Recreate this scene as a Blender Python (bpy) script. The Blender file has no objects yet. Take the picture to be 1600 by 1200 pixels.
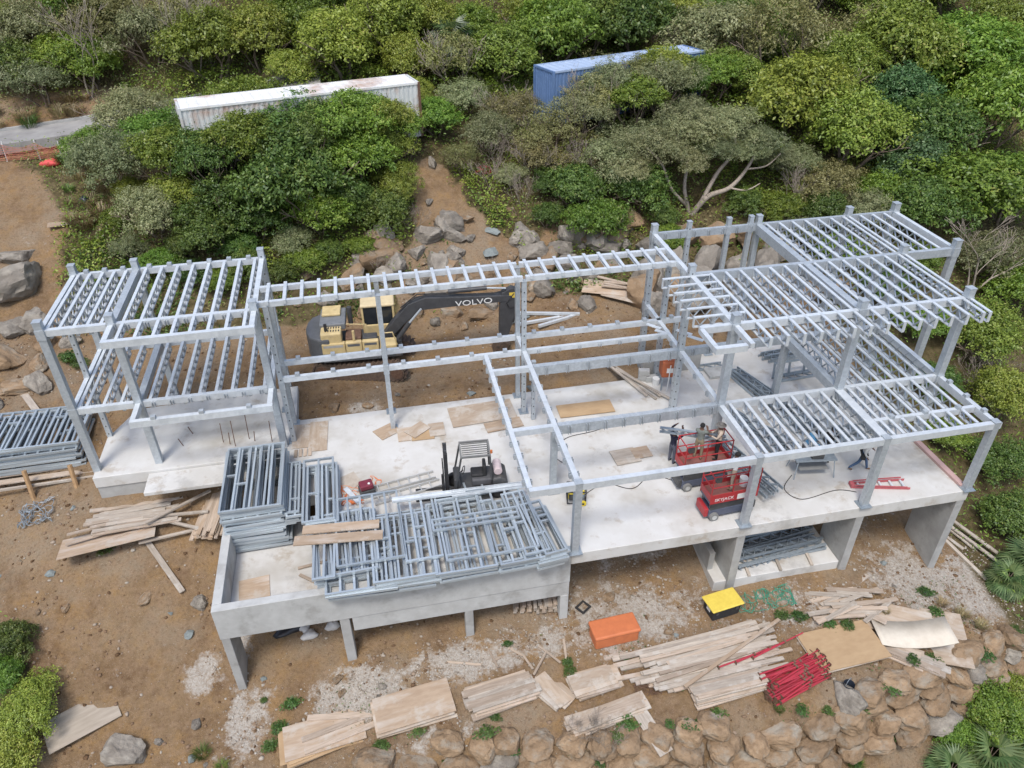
import bpy, math, random
import numpy as np
from mathutils import Vector, Matrix, Euler
R = math.radians
rng = random.Random(7)
scn = bpy.context.scene
COL = scn.collection

# ---------------------------------------------------------------- camera
cam_d = bpy.data.cameras.new('camera'); cam = bpy.data.objects.new('camera', cam_d); COL.objects.link(cam)
cam_d.sensor_width = 36; cam_d.lens = 1184.31/1600*36; cam_d.clip_start = .5; cam_d.clip_end = 900
def cam_matrix(pitch, yaw, roll, loc):
    f = Vector((math.sin(yaw)*math.cos(pitch), math.cos(yaw)*math.cos(pitch), -math.sin(pitch)))
    r = Vector((math.cos(yaw), -math.sin(yaw), 0)); u = r.cross(f)
    c, s = math.cos(roll), math.sin(roll)
    r2 = r*c+u*s; u2 = u*c-r*s
    m = Matrix((r2, u2, -f)).transposed().to_4x4(); m.translation = loc
    return m
cam.matrix_world = cam_matrix(R(34.6056), R(11.4365), R(-.374), Vector((-6.1, -18.57, 21)))
scn.camera = cam

# ---------------------------------------------------------------- sky, sun, exposure
SUN_EL, SUN_AZ = 62, 205          # degrees; azimuth clockwise from +Y
w = bpy.data.worlds.new('World'); scn.world = w; w.use_nodes = True
nt = w.node_tree; bg = nt.nodes['Background']
sky = nt.nodes.new('ShaderNodeTexSky'); sky.sky_type = 'NISHITA'; sky.sun_disc = False
sky.sun_elevation = R(SUN_EL); sky.sun_rotation = R(SUN_AZ); sky.air_density = 1.0; sky.dust_density = 2.5; sky.ozone_density = .5
nt.links.new(sky.outputs[0], bg.inputs[0]); bg.inputs[1].default_value = .14
sd = bpy.data.lights.new('sun', 'SUN'); sd.energy = 1.5; sd.angle = R(14); sd.color = (1, .975, .93)
so = bpy.data.objects.new('sun', sd); COL.objects.link(so)
so.rotation_euler = (R(90-SUN_EL), 0, R(180-SUN_AZ))
so.location = (0, 0, 60)
scn.view_settings.view_transform = 'Standard'; scn.view_settings.look = 'None'
scn.view_settings.gamma = 1; scn.view_settings.use_curve_mapping = False
scn.view_settings.exposure = .62
cy = scn.cycles; cy.max_bounces = 5; cy.diffuse_bounces = 3; cy.glossy_bounces = 2; cy.transmission_bounces = 2; cy.transparent_max_bounces = 4; cy.caustics_reflective = False; cy.caustics_refractive = False

# ---------------------------------------------------------------- materials
MATS = {}
def M(name, c1, c2=None, scale=4., rough=.7, metal=0., bump=0., bscale=40., rnd=0., stretch=None, c3=None, scale3=.6, lo=.35, hi=.65, coord='Object', spec=.5, bdist=.02):
    if name in MATS: return MATS[name]
    m = bpy.data.materials.new(name); m.use_nodes = True; N = m.node_tree.nodes; L = m.node_tree.links
    b = N['Principled BSDF']; b.inputs['Roughness'].default_value = rough; b.inputs['Metallic'].default_value = metal
    b.inputs['Specular IOR Level'].default_value = spec
    tc = N.new('ShaderNodeTexCoord'); src = tc.outputs[coord]
    if stretch:
        mp = N.new('ShaderNodeMapping'); mp.inputs['Scale'].default_value = stretch; L.new(src, mp.inputs[0]); src = mp.outputs[0]
    oi = N.new('ShaderNodeObjectInfo')
    va = N.new('ShaderNodeVectorMath'); va.operation = 'ADD'; L.new(src, va.inputs[0])
    if rnd:
        vs = N.new('ShaderNodeVectorMath'); vs.operation = 'SCALE'; vs.inputs[0].default_value = (37, 19, 53); L.new(oi.outputs['Random'], vs.inputs['Scale']); L.new(vs.outputs[0], va.inputs[1])
    src = va.outputs[0]
    col = None
    def mixn(a, bcol, sc, l, h, det=6):
        n = N.new('ShaderNodeTexNoise'); n.inputs['Scale'].default_value = sc; n.inputs['Detail'].default_value = det; n.inputs['Roughness'].default_value = .62
        L.new(src, n.inputs['Vector'])
        r = N.new('ShaderNodeMapRange'); r.inputs['From Min'].default_value = l; r.inputs['From Max'].default_value = h; L.new(n.outputs['Fac'], r.inputs[0])
        x = N.new('ShaderNodeMix'); x.data_type = 'RGBA'; L.new(r.outputs[0], x.inputs['Factor'])
        if isinstance(a, tuple): x.inputs['A'].default_value = (*a, 1)
        else: L.new(a, x.inputs['A'])
        x.inputs['B'].default_value = (*bcol, 1)
        return x.outputs['Result']
    col = mixn(c1, c2 if c2 else tuple(v*.8 for v in c1), scale, lo, hi)
    if c3: col = mixn(col, c3, scale3, .5, .72, 4)
    if rnd:
        mr = N.new('ShaderNodeMapRange'); mr.inputs['To Min'].default_value = 1-rnd; mr.inputs['To Max'].default_value = 1+rnd; L.new(oi.outputs['Random'], mr.inputs[0])
        hs = N.new('ShaderNodeHueSaturation'); L.new(mr.outputs[0], hs.inputs['Value']); L.new(col, hs.inputs['Color']); col = hs.outputs[0]
    L.new(col, b.inputs['Base Color'])
    if bump:
        n = N.new('ShaderNodeTexNoise'); n.inputs['Scale'].default_value = bscale; n.inputs['Detail'].default_value = 5; L.new(src, n.inputs['Vector'])
        bp = N.new('ShaderNodeBump'); bp.inputs['Strength'].default_value = bump; bp.inputs['Distance'].default_value = bdist; L.new(n.outputs['Fac'], bp.inputs['Height']); L.new(bp.outputs[0], b.inputs['Normal'])
    MATS[name] = m
    return m
def leafmat(name, c1, c2, c3=None):
    m = bpy.data.materials.new(name); m.use_nodes = True; N = m.node_tree.nodes; L = m.node_tree.links
    N.remove(N['Principled BSDF']); out = N['Material Output']
    at = N.new('ShaderNodeAttribute'); at.attribute_name = 'var'
    oi = N.new('ShaderNodeObjectInfo')
    cr = N.new('ShaderNodeValToRGB'); e = cr.color_ramp.elements; e[0].color = (*c1, 1); e[1].color = (*c2, 1); e[0].position = .15; e[1].position = .85
    if c3: x = e.new(.97); x.color = (*c3, 1)
    L.new(at.outputs['Fac'], cr.inputs[0])
    hs = N.new('ShaderNodeHueSaturation')
    a = N.new('ShaderNodeMapRange'); a.inputs['To Min'].default_value = .475; a.inputs['To Max'].default_value = .52; L.new(oi.outputs['Random'], a.inputs[0]); L.new(a.outputs[0], hs.inputs['Hue'])
    mu = N.new('ShaderNodeMath'); mu.operation = 'MULTIPLY'; mu.inputs[1].default_value = 7.31; L.new(oi.outputs['Random'], mu.inputs[0])
    fr = N.new('ShaderNodeMath'); fr.operation = 'FRACT'; L.new(mu.outputs[0], fr.inputs[0])
    v = N.new('ShaderNodeMapRange'); v.inputs['To Min'].default_value = .95; v.inputs['To Max'].default_value = 1.5; L.new(fr.outputs[0], v.inputs[0]); L.new(v.outputs[0], hs.inputs['Value'])
    L.new(cr.outputs[0], hs.inputs['Color'])
    d = N.new('ShaderNodeBsdfDiffuse'); t = N.new('ShaderNodeBsdfTranslucent'); g = N.new('ShaderNodeBsdfGlossy'); g.inputs['Roughness'].default_value = .45
    g.inputs['Color'].default_value = (.6, .65, .6, 1)
    L.new(hs.outputs[0], d.inputs[0]); L.new(hs.outputs[0], t.inputs[0])
    m1 = N.new('ShaderNodeMixShader'); m1.inputs[0].default_value = .3; L.new(d.outputs[0], m1.inputs[1]); L.new(t.outputs[0], m1.inputs[2])
    m2 = N.new('ShaderNodeMixShader'); m2.inputs[0].default_value = .05; L.new(m1.outputs[0], m2.inputs[1]); L.new(g.outputs[0], m2.inputs[2])
    L.new(m2.outputs[0], out.inputs[0]); MATS[name] = m
    return m

STEEL = M('galvanised_steel', (.53, .57, .60), (.42, .46, .49), scale=9, rough=.42, metal=.35, bump=.04, bscale=60, rnd=.05)
STEEL2 = M('galvanised_steel_bright', (.74, .78, .80), (.64, .68, .71), scale=5, rough=.4, metal=.3, rnd=.05)
STEELD = M('galvanised_steel_dull', (.28, .33, .37), (.38, .43, .47), scale=6, rough=.42, metal=.4, rnd=.12)
CONC = M('concrete', (.42, .42, .405), (.34, .335, .32), scale=1.6, rough=.85, bump=.18, bscale=18, c3=(.28, .275, .26), scale3=.55)
CONCP = M('concrete_pale', (.50, .505, .49), (.42, .42, .405), scale=1.8, rough=.85, bump=.15, bscale=22, c3=(.36, .36, .345), scale3=.8)
SLAB = M('slab_concrete', (.62, .615, .595), (.54, .525, .49), scale=.6, rough=.8, bump=.06, bscale=14, c3=(.40, .37, .315), scale3=.33)
def stain(mat, col, sc, lo, hi, amt, det=10, ro=.7):        # another layer of stains over a concrete colour
    N = mat.node_tree.nodes; L = mat.node_tree.links; b = N['Principled BSDF']; src = b.inputs['Base Color'].links[0].from_socket
    tc = N.new('ShaderNodeTexCoord'); n = N.new('ShaderNodeTexNoise'); n.inputs['Scale'].default_value = sc; n.inputs['Detail'].default_value = det; n.inputs['Roughness'].default_value = ro; L.new(tc.outputs['Object'], n.inputs['Vector'])
    r = N.new('ShaderNodeMapRange'); r.inputs['From Min'].default_value = lo; r.inputs['From Max'].default_value = hi; r.inputs['To Max'].default_value = amt; L.new(n.outputs['Fac'], r.inputs[0])
    x = N.new('ShaderNodeMix'); x.data_type = 'RGBA'; L.new(r.outputs[0], x.inputs['Factor']); L.new(src, x.inputs['A']); x.inputs['B'].default_value = (*col, 1); L.new(x.outputs['Result'], b.inputs['Base Color'])
stain(SLAB, (.34, .27, .19), 1.1, .56, .66, .55); stain(SLAB, (.30, .29, .27), .21, .55, .60, .4); stain(SLAB, (.66, .66, .65), .5, .55, .7, .5); stain(SLAB, (.25, .22, .18), 5., .66, .72, .5)
stain(CONC, (.22, .21, .19), .9, .56, .66, .5); stain(CONCP, (.30, .29, .27), .8, .55, .63, .45); stain(CONCP, (.26, .24, .21), 4., .62, .7, .4); stain(STEEL, (.33, .36, .38), 1.3, .5, .62, .4); stain(STEEL2, (.42, .45, .47), 1.2, .5, .64, .4)
WOOD = M('weathered_timber', (.47, .38, .30), (.33, .26, .195), scale=3, rough=.85, bump=.2, bscale=20, rnd=.22, stretch=(.5, 6, 6))
WOODG = M('grey_timber', (.47, .41, .34), (.33, .28, .23), scale=3, rough=.88, bump=.2, bscale=20, rnd=.18, stretch=(.5, 6, 6))
PLY = M('plywood', (.46, .35, .25), (.37, .27, .185), scale=2.2, rough=.8, bump=.1, bscale=12, rnd=.15, stretch=(.7, 3, 3), c3=(.52, .45, .38), scale3=.8)
PLYG = M('weathered_plywood', (.47, .38, .29), (.38, .29, .21), scale=2.2, rough=.85, bump=.12, bscale=12, rnd=.15, stretch=(.7, 3, 3), c3=(.50, .45, .39), scale3=.9)
PLYO = M('orange_plywood', (.47, .33, .19), (.40, .27, .15), scale=1.6, rough=.75, bump=.06, rnd=.08, stretch=(1, 2, 2))
stain(WOODG, (.53, .50, .45), 1.3, .52, .62, .6); stain(PLY, (.50, .46, .40), .8, .54, .62, .6); stain(PLYG, (.55, .51, .45), 1.0, .5, .6, .6); stain(PLYG, (.22, .17, .12), 2.2, .6, .68, .5); stain(WOOD, (.50, .44, .38), .9, .52, .6, .6); stain(WOOD, (.20, .15, .11), 2.5, .62, .7, .5)
PANEL = M('panel_steel', (.53, .585, .62), (.41, .465, .50), scale=3, rough=.38, metal=.45, rnd=.16)
BLACK = M('black_rubber', (.02, .02, .022), (.035, .034, .034), scale=8, rough=.7)
DARK = M('dark_machine_grey', (.05, .052, .055), (.075, .075, .075), scale=5, rough=.5)
RUST = M('rusty_brown_metal', (.13, .07, .045), (.20, .12, .08), scale=9, rough=.75, metal=.2, bump=.2)
YEL = M('machine_yellow', (.66, .52, .27), (.56, .43, .21), scale=3, rough=.42)
stain(YEL, (.40, .31, .20), 1.8, .54, .68, .6); stain(DARK, (.16, .13, .10), 2., .55, .68, .5)
RED = M('lift_red', (.42, .035, .04), (.36, .03, .035), scale=6, rough=.4, rnd=.05)
WHITE = M('white_paint', (.78, .78, .76), (.70, .70, .68), scale=6, rough=.5)
GLASS = M('dark_glass', (.02, .024, .028), (.03, .034, .038), scale=3, rough=.08)

# ---------------------------------------------------------------- mesh helpers
class MB:
    def __init__(s): s.v = []; s.f = []; s.m = []; s.mi = 0
    def add(s, vs, fs):
        o = len(s.v); s.v += [tuple(p) for p in vs]; s.f += [tuple(i+o for i in f) for f in fs]; s.m += [s.mi]*len(fs); return s
    def box(s, c, d, mat=None):
        hx, hy, hz = d[0]/2, d[1]/2, d[2]/2
        vs = [Vector((x*hx, y*hy, z*hz)) for z in (-1, 1) for y in (-1, 1) for x in (-1, 1)]
        if mat is not None: vs = [mat @ p for p in vs]
        c = Vector(c)
        return s.add([p+c for p in vs], [(0, 2, 3, 1), (4, 5, 7, 6), (0, 1, 5, 4), (2, 6, 7, 3), (0, 4, 6, 2), (1, 3, 7, 5)])
    def b2(s, x0, x1, y0, y1, z0, z1): return s.box(((x0+x1)/2, (y0+y1)/2, (z0+z1)/2), (x1-x0, y1-y0, z1-z0))
    def bar(s, a, b, w, h, up=(0, 0, 1)):        # box from a to b
        a, b = Vector(a), Vector(b); d = b-a; l = d.length; d.normalize()
        u = Vector(up)
        if abs(d.dot(u)) > .98: u = Vector((0, 1, 0))
        y = u.cross(d).normalized(); z = d.cross(y)
        m = Matrix((d, y, z)).transposed()
        return s.box((a+b)/2, (l, w, h), m)
    def tube(s, a, b, r, r2=None, n=8, cap=True):
        a, b = Vector(a), Vector(b); d = (b-a)
        if d.length < 1e-6: return s
        d.normalize(); r2 = r if r2 is None else r2
        u = Vector((0, 0, 1)) if abs(d.z) < .95 else Vector((1, 0, 0))
        y = u.cross(d).normalized(); z = d.cross(y)
        vs = []
        for c, rr in ((a, r), (b, r2)):
            for k in range(n):
                t = 2*math.pi*k/n; vs.append(c+y*(rr*math.cos(t))+z*(rr*math.sin(t)))
        fs = [(k, (k+1) % n, n+(k+1) % n, n+k) for k in range(n)]
        if cap: fs += [tuple(range(n-1, -1, -1)), tuple(range(n, 2*n))]
        return s.add(vs, fs)
    def path(s, pts, r, n=6):
        for a, b in zip(pts[:-1], pts[1:]): s.tube(a, b, r, n=n)
        return s
    def prism(s, poly, z0, z1, M4=None):         # poly (x,y) extruded in z
        n = len(poly); vs = [Vector((x, y, z0)) for x, y in poly]+[Vector((x, y, z1)) for x, y in poly]
        if M4 is not None: vs = [M4 @ p for p in vs]
        return s.add(vs, [tuple(range(n-1, -1, -1)), tuple(range(n, 2*n))]+[(k, (k+1) % n, n+(k+1) % n, n+k) for k in range(n)])
    def side(s, poly, y0, y1):                   # poly in (x,z), extruded along y
        n = len(poly); vs = [(x, y1, z) for x, z in poly]+[(x, y0, z) for x, z in poly]
        return s.add(vs, [tuple(range(n-1, -1, -1)), tuple(range(n, 2*n))]+[(k, (k+1) % n, n+(k+1) % n, n+k) for k in range(n)])
    def mesh(s, name, mats, smooth=False):
        me = bpy.data.meshes.new(name); me.from_pydata(s.v, [], s.f)
        if not isinstance(mats, (list, tuple)): mats = [mats]
        for m in mats: me.materials.append(m)
        if len(mats) > 1: me.polygons.foreach_set('material_index', s.m)
        if smooth: me.polygons.foreach_set('use_smooth', [True]*len(s.f))
        me.update(); return me
    def build(s, name, mats, parent=None, loc=None, rot=None, bevel=0, smooth=False):
        o = link(name, s.mesh(name, mats, smooth), parent, loc, rot)
        if bevel:
            b = o.modifiers.new('bevel', 'BEVEL'); b.width = bevel; b.segments = 2; b.limit_method = 'ANGLE'; b.angle_limit = R(40)
        return o
def link(name, data, parent=None, loc=None, rot=None, scale=None):
    o = bpy.data.objects.new(name, data); COL.objects.link(o)
    if parent: o.parent = parent
    if loc is not None: o.location = loc
    if rot is not None: o.rotation_euler = rot
    if scale is not None: o.scale = scale
    return o
def tag(o, label=None, cat=None, group=None, kind=None):
    if label: o['label'] = label
    if cat: o['category'] = cat
    if group: o['group'] = group
    if kind: o['kind'] = kind
    return o
def thing(name, label, cat, loc=(0, 0, 0), rz=0, group=None, rot=None):
    o = bpy.data.objects.new(name, None); COL.objects.link(o); o.empty_display_size = .3
    o.location = loc; o.rotation_euler = rot if rot else (0, 0, rz)
    return tag(o, label, cat, group)
def copy_tree(o, parent=None):
    c = o.copy(); COL.objects.link(c); c.parent = parent
    for ch in list(o.children): copy_tree(ch, c)
    return c
def text_mesh(txt, size, depth=.01):
    cu = bpy.data.curves.new('txt', 'FONT'); cu.body = txt; cu.size = size; cu.extrude = depth; cu.align_x = 'CENTER'; cu.align_y = 'CENTER'
    o = bpy.data.objects.new('txt', cu); COL.objects.link(o)
    dg = bpy.context.evaluated_depsgraph_get(); me = bpy.data.meshes.new_from_object(o.evaluated_get(dg))
    bpy.data.objects.remove(o); return me

# ---------------------------------------------------------------- terrain
CTRL=np.array([
# bench behind slab
(-9,11.5,-.45),(-4,11.5,-.45),(0,11.5,-.45),(5,11.5,-.4),(-9,15,-.3),(-4,15,-.3),(1,15,-.2),(-9,18,.0),(-3,18.3,.1),(3,17.5,.4),(6,14.5,.2),(10,14,.2),(14,14,.2),(18,13,0),
(-14,14,-.3),(-14,17,.1),
# under slab
(-9,8,-1.4),(0,7,-1.6),(8,7,-1.6),(14,7,-1.6),(-9,4,-2.8),(0,4,-2.7),(8,4,-2.8),(14,4,-2.9),
# left
(-18.7,8.0,-1.2),(-18.7,11,-.5),(-22,9.5,-1.3),(-22,13,-.3),(-26,14,-.2),(-30,14,0),(-24,18,.9),(-30,19,1.5),(-26,25,3.2),(-32,26,3.8),(-20,20,.9),(-25,31,5.4),(-33,31,5.4),
(-30,36,6.0),(-40,36,5.7),(-22,35.5,6.2),(-14,34,6.6),(-10,32,6.7),(0,34,6.7),(10,37,6.7),(18,40,6.9),(-15,28,6.2),(-4,29.5,6.2),(7,33,6.4),
# toe and slope of the bank
(-18,19,.6),(-12,20,.8),(-6,20.3,.8),(0,20.3,.8),(5,20,1),(10,19,1),(14,18.5,1.0),(18,18,1.0),
(-14,24,3.6),(-6,25,3.8),(0,25.5,3.9),(6,26,4.0),(12,24,3.6),(18,24,3.8),
(14,30,6.4),(20,32,6.8),(25,30,6.2),(28,38,8),
# hill above
(-40,44,8.5),(-25,44,9.5),(-10,43,11),(4,45,11.5),(18,48,12),(30,48,12),(-40,56,15),(-20,56,17),(0,58,18.5),(20,60,19),(40,60,18),(-40,75,26),(0,78,30),(40,78,29),
# front left slope
(-16,6,-2.0),(-20,5,-2.6),(-14.5,3,-3.4),(-13,0,-4.6),(-18,0,-4.5),(-22,1,-4.3),(-27,5,-3.4),(-18,-3,-5.4),(-13,-3,-5.2),(-24,-3,-5.6),(-30,0,-4.6),
# front
(-8.6,0,-3.9),(-4,0,-3.75),(0,0,-3.6),(6.7,0,-3.7),(11.7,0,-3.55),(16.4,0,-4.6),(-8,-2.2,-4.35),(0,-2.5,-4.05),(6,-2.5,-4.05),(12,-2.5,-4.2),(16,-3,-4.9),(-9,-4,-4.7),(0,-4,-4.25),(6,-4.5,-4.25),(12,-4.5,-4.4),
# right
(19.5,0,-5),(20,5,-3.9),(22,10,-2.6),(22,15,-.2),(25,18,1.4),(28,10,-3.5),(26,2,-6),(24,24,3.6),(30,24,3.4),(36,20,0),(38,34,6),(40,5,-8),(22,-5,-6.4),
(-40,10,-1),(-40,0,-5),(56,46,10.5),(58,70,22),(58,25,2),(58,5,-6),(-58,36,6),(-58,55,14),(-58,10,0),
],float)
def _phi(r2): return np.where(r2>0,r2*np.log(np.maximum(r2,1e-12))*.5,0)
def _fit():
    n=len(CTRL); d=CTRL[:,None,:2]-CTRL[None,:,:2]
    K=_phi((d**2).sum(-1))+np.eye(n)*2.0
    Pm=np.c_[np.ones(n),CTRL[:,:2]]
    A=np.zeros((n+3,n+3)); A[:n,:n]=K; A[:n,n:]=Pm; A[n:,:n]=Pm.T
    return np.linalg.solve(A,np.r_[CTRL[:,2],np.zeros(3)])
_W=_fit()
# crest line of the stone retaining wall (x, y) at the foot of the site
CREST=np.array([(-60,-6.5),(-14,-4.2),(-10.5,-3.7),(-6.5,-3.55),(-3.2,-4.1),(0,-4.75),(3.6,-5.0),(7,-5.1),(11,-4.75),(13.9,-4.1),(18.5,-3.2),(60,-3.2)],float)
def height(x,y):
    x=np.asarray(x,float); y=np.asarray(y,float); sh=x.shape
    x=x.ravel(); y=y.ravel(); out=np.zeros(len(x))
    cx=np.clip(x,-62,62); cy=np.clip(y,-8,85)
    for i in range(0,len(x),20000):
        a=cx[i:i+20000,None]-CTRL[None,:,0]; b=cy[i:i+20000,None]-CTRL[None,:,1]
        out[i:i+20000]=_phi(a*a+b*b)@_W[:-3]+_W[-3]+_W[-2]*cx[i:i+20000]+_W[-1]*cy[i:i+20000]
    out+=np.clip(y-85,0,200)*.25
    # drop below the stone wall
    yc=np.interp(x,CREST[:,0],CREST[:,1])
    t=np.clip((yc+.1-y)/1.5,0,1); wl=np.clip((x+14)/3,0,1)
    out-=2.2*t*t*(3-2*t)*wl
    out-=np.clip(yc-1.2-y,0,60)*.45
    return out.reshape(sh)
def hz(x, y): return float(height(np.array([x]), np.array([y]))[0])
def vnoise(x, y, seed=0):                # cheap smooth value noise, arrays
    def h(i, j):
        n = (i.astype(np.int64)*374761393+j.astype(np.int64)*668265263+seed*982451653) & 0x7fffffff
        n = ((n ^ (n >> 13))*1274126177) & 0x7fffffff
        return (n & 0xffff)/65535.
    i = np.floor(x); j = np.floor(y); u = x-i; v = y-j; u = u*u*(3-2*u); v = v*v*(3-2*v)
    return (h(i, j)*(1-u)+h(i+1, j)*u)*(1-v)+(h(i, j+1)*(1-u)+h(i+1, j+1)*u)*v
def fbm(x, y, seed=0, oct=4):
    s = 0; a = .5
    for k in range(oct): s = s+a*vnoise(x*2**k, y*2**k, seed+k); a *= .5
    return s
def seg_dist(x, y, pts):
    d = np.full(np.shape(x), 1e9)
    for (ax, ay), (bx, by) in zip(pts[:-1], pts[1:]):
        t = np.clip(((x-ax)*(bx-ax)+(y-ay)*(by-ay))/((bx-ax)**2+(by-ay)**2), 0, 1)
        d = np.minimum(d, np.hypot(x-ax-t*(bx-ax), y-ay-t*(by-ay)))
    return d
RAMP = [(-24, 13), (-26, 20), (-26.5, 26), (-30, 31), (-36, 33)]
GULLY = [(-1.5, 20), (-1.8, 24), (-2.2, 28.5)]
GULLY2 = [(-1, 19), (4, 21), (5.5, 23)]
ROADL = [(-70, 34.6), (-40, 35.4), (-28, 36), (-20, 36.6), (-8, 37), (4, 38.5), (14, 42)]
def openness(x, y):                      # 1 = bare earth, 0 = under vegetation
    n = (fbm(x*.35, y*.35, 3)-.5)*3.2
    site = np.clip((19.6+n-y)/1.2, 0, 1)*np.clip((x+33)/2, 0, 1)*np.clip((18.6+n*.4+np.clip(y-9, 0, 20)*.1-x)/1., 0, 1)
    lowleft = np.clip((-20.6-x+np.clip(4.5-y, 0, 9)*.25)/.8, 0, 1)*np.clip((4.2-y)/.8, 0, 1)
    site = site*(1-lowleft)
    ramp = np.clip((4.3+n*.5-seg_dist(x, y, RAMP))/1., 0, 1)
    ramp = np.maximum(ramp, np.clip((3.4-seg_dist(x, y, [(-34, 22), (-30, 29), (-44, 30)]))/1., 0, 1))
    n2 = (fbm(x*.9, y*.9, 13)-.47)*3.4
    g = np.clip((.5+np.clip(29.2-y, 0, 9)*.46+n*.35+n2*.95-np.abs(x-(-1.9+.16*(28.5-y))))/.5, 0, 1)*np.clip((29.6-y)/.6, 0, 1)*np.clip((y-18)/1, 0, 1)
    g2 = np.clip((1.3+n2*.6+n*.4-seg_dist(x, y, GULLY2))/.8, 0, 1)
    rd = np.clip((2.2-seg_dist(x, y, ROADL))/.6, 0, 1)*np.clip((-19-x)/2, 0, 1)
    sh = np.clip((2.6-seg_dist(x, y, [(-60, 38.6), (-24, 39.3)]))/.8, 0, 1)*.75
    out = np.maximum.reduce([site, ramp, g, g2, rd, sh])
    yc = np.interp(x, CREST[:, 0], CREST[:, 1])
    return np.clip(out, 0, 1)*np.where(y < yc-2.6, .2, 1)
def bumps(x, y):
    o = openness(x, y)
    rut = 0
    for off in (-1.05, 1.05, -2.6, 2.4):
        rut = rut-.07*np.exp(-((seg_dist(x+off, y, RAMP)-.0)/.28)**2)-.05*np.exp(-((y-15.3-off*.9-.25*np.sin(x*.6))/.3)**2)*np.clip((x+12)/3, 0, 1)*np.clip((5-x)/2, 0, 1)
    return rut*o+(fbm(x*.9, y*.9, 11)-.47)*.28*(.55+.45*(1-o))+(fbm(x*3.1, y*3.1, 23, 3)-.44)*.10*o
def ground_z(x, y): return height(x, y)+bumps(np.asarray(x, float), np.asarray(y, float))
def gz(x, y): return float(ground_z(np.array([float(x)]), np.array([float(y)]))[0])

def axis(a, b, step, far, grow):
    c = list(np.arange(a, b+step*.5, step)); d = step; p = c[-1]; hi = []
    while p < far[1]: d *= grow; p += d; hi.append(p)
    d = step; p = c[0]; lo = []
    while p > far[0]: d *= grow; p -= d; lo.append(p)
    return np.array(lo[::-1]+c+hi)
gx = axis(-28, 28, .2, (-260, 260), 1.06); gy = axis(-9, 34, .2, (-200, 300), 1.06)
GX, GY = np.meshgrid(gx, gy); GZ = ground_z(GX, GY)
nx, ny = len(gx), len(gy)
idx = np.arange(nx*ny).reshape(ny, nx)
quads = np.stack([idx[:-1, :-1], idx[:-1, 1:], idx[1:, 1:], idx[1:, :-1]], -1).reshape(-1, 4)
me = bpy.data.meshes.new('ground')
me.vertices.add(nx*ny); me.vertices.foreach_set('co', np.stack([GX, GY, GZ], -1).ravel())
me.loops.add(len(quads)*4); me.loops.foreach_set('vertex_index', quads.ravel())
me.polygons.add(len(quads)); me.polygons.foreach_set('loop_start', np.arange(len(quads))*4)
me.polygons.foreach_set('use_smooth', np.ones(len(quads), bool)); me.update()
# where pale concrete dust and rubble, and leaf litter, lie on the earth
def spots(x, y):
    d = np.zeros(np.shape(x))
    for cx, cy, rx, ry, a in [(-8.2, -1.2, 2.2, 1., 1), (-4.4, -.9, 2.6, .8, .9), (-1., -.6, 2.5, 1., .75), (2.2, -.4, 3.5, 1.6, .8), (9., -1.3, 3.2, 1.1, .6), (15, -.6, 2.4, 1.6, 1), (18, -1.2, 2.4, 2, .9), (-14.3, .9, .8, .7, 1), (-12.6, -1.2, 1.0, 1.6, .8), (-12.9, 1.9, .5, 1.6, .8), (-7.2, 11.4, .8, .6, .9), (3, 2.4, 3, 1.4, .45), (14, 2.4, 2.6, 1.6, .35), (-6.2, -3.4, 3, .6, .4), (11, -3, 3, 1, .4), (-23, 26, 2.5, 2, .25)]:
        d = np.maximum(d, a*np.clip(1.25-np.sqrt(((x-cx)/rx)**2+((y-cy)/ry)**2)*.8, 0, 1))
    return d
op = openness(GX, GY)
rgba = np.stack([spots(GX, GY), 1-op, fbm(GX*.25, GY*.25, 5), np.ones_like(op)], -1)
ca = me.color_attributes.new('soil', 'FLOAT_COLOR', 'POINT'); ca.data.foreach_set('color', rgba.astype(np.float32).ravel())
gm = bpy.data.materials.new('earth'); gm.use_nodes = True; N = gm.node_tree.nodes; L = gm.node_tree.links
b = N['Principled BSDF']; b.inputs['Roughness'].default_value = .95; b.inputs['Specular IOR Level'].default_value = .15
tc = N.new('ShaderNodeTexCoord')
def noise(sc, det=7, ro=.65):
    n = N.new('ShaderNodeTexNoise'); n.inputs['Scale'].default_value = sc; n.inputs['Detail'].default_value = det; n.inputs['Roughness'].default_value = ro; L.new(tc.outputs['Object'], n.inputs['Vector']); return n.outputs['Fac']
def mrange(x, a, b_, c=0, d=1):
    r = N.new('ShaderNodeMapRange'); r.inputs['From Min'].default_value = a; r.inputs['From Max'].default_value = b_; r.inputs['To Min'].default_value = c; r.inputs['To Max'].default_value = d; L.new(x, r.inputs[0]); return r.outputs[0]
def cmix(f, a, b_):
    x = N.new('ShaderNodeMix'); x.data_type = 'RGBA'
    if isinstance(f, float): x.inputs['Factor'].default_value = f
    else: L.new(f, x.inputs['Factor'])
    for k, v in (('A', a), ('B', b_)):
        if isinstance(v, tuple): x.inputs[k].default_value = (*v, 1)
        else: L.new(v, x.inputs[k])
    return x.outputs['Result']
def mth(op_, a, b_=None):
    x = N.new('ShaderNodeMath'); x.operation = op_
    for i, v in enumerate((a, b_)):
        if v is None: continue
        if isinstance(v, (int, float)): x.inputs[i].default_value = v
        else: L.new(v, x.inputs[i])
    return x.outputs[0]
at = N.new('ShaderNodeAttribute'); at.attribute_name = 'soil'
sp = N.new('ShaderNodeSeparateColor'); L.new(at.outputs['Color'], sp.inputs[0])
c = cmix(mrange(noise(.45), .36, .64), (.18, .115, .06), (.26, .182, .105))
c = cmix(mrange(noise(.9, 9), .48, .62, 0, .8), c, (.27, .165, .07))
c = cmix(mrange(noise(.7, 9, .7), .52, .66, 0, .7), c, (.115, .068, .038))
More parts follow.
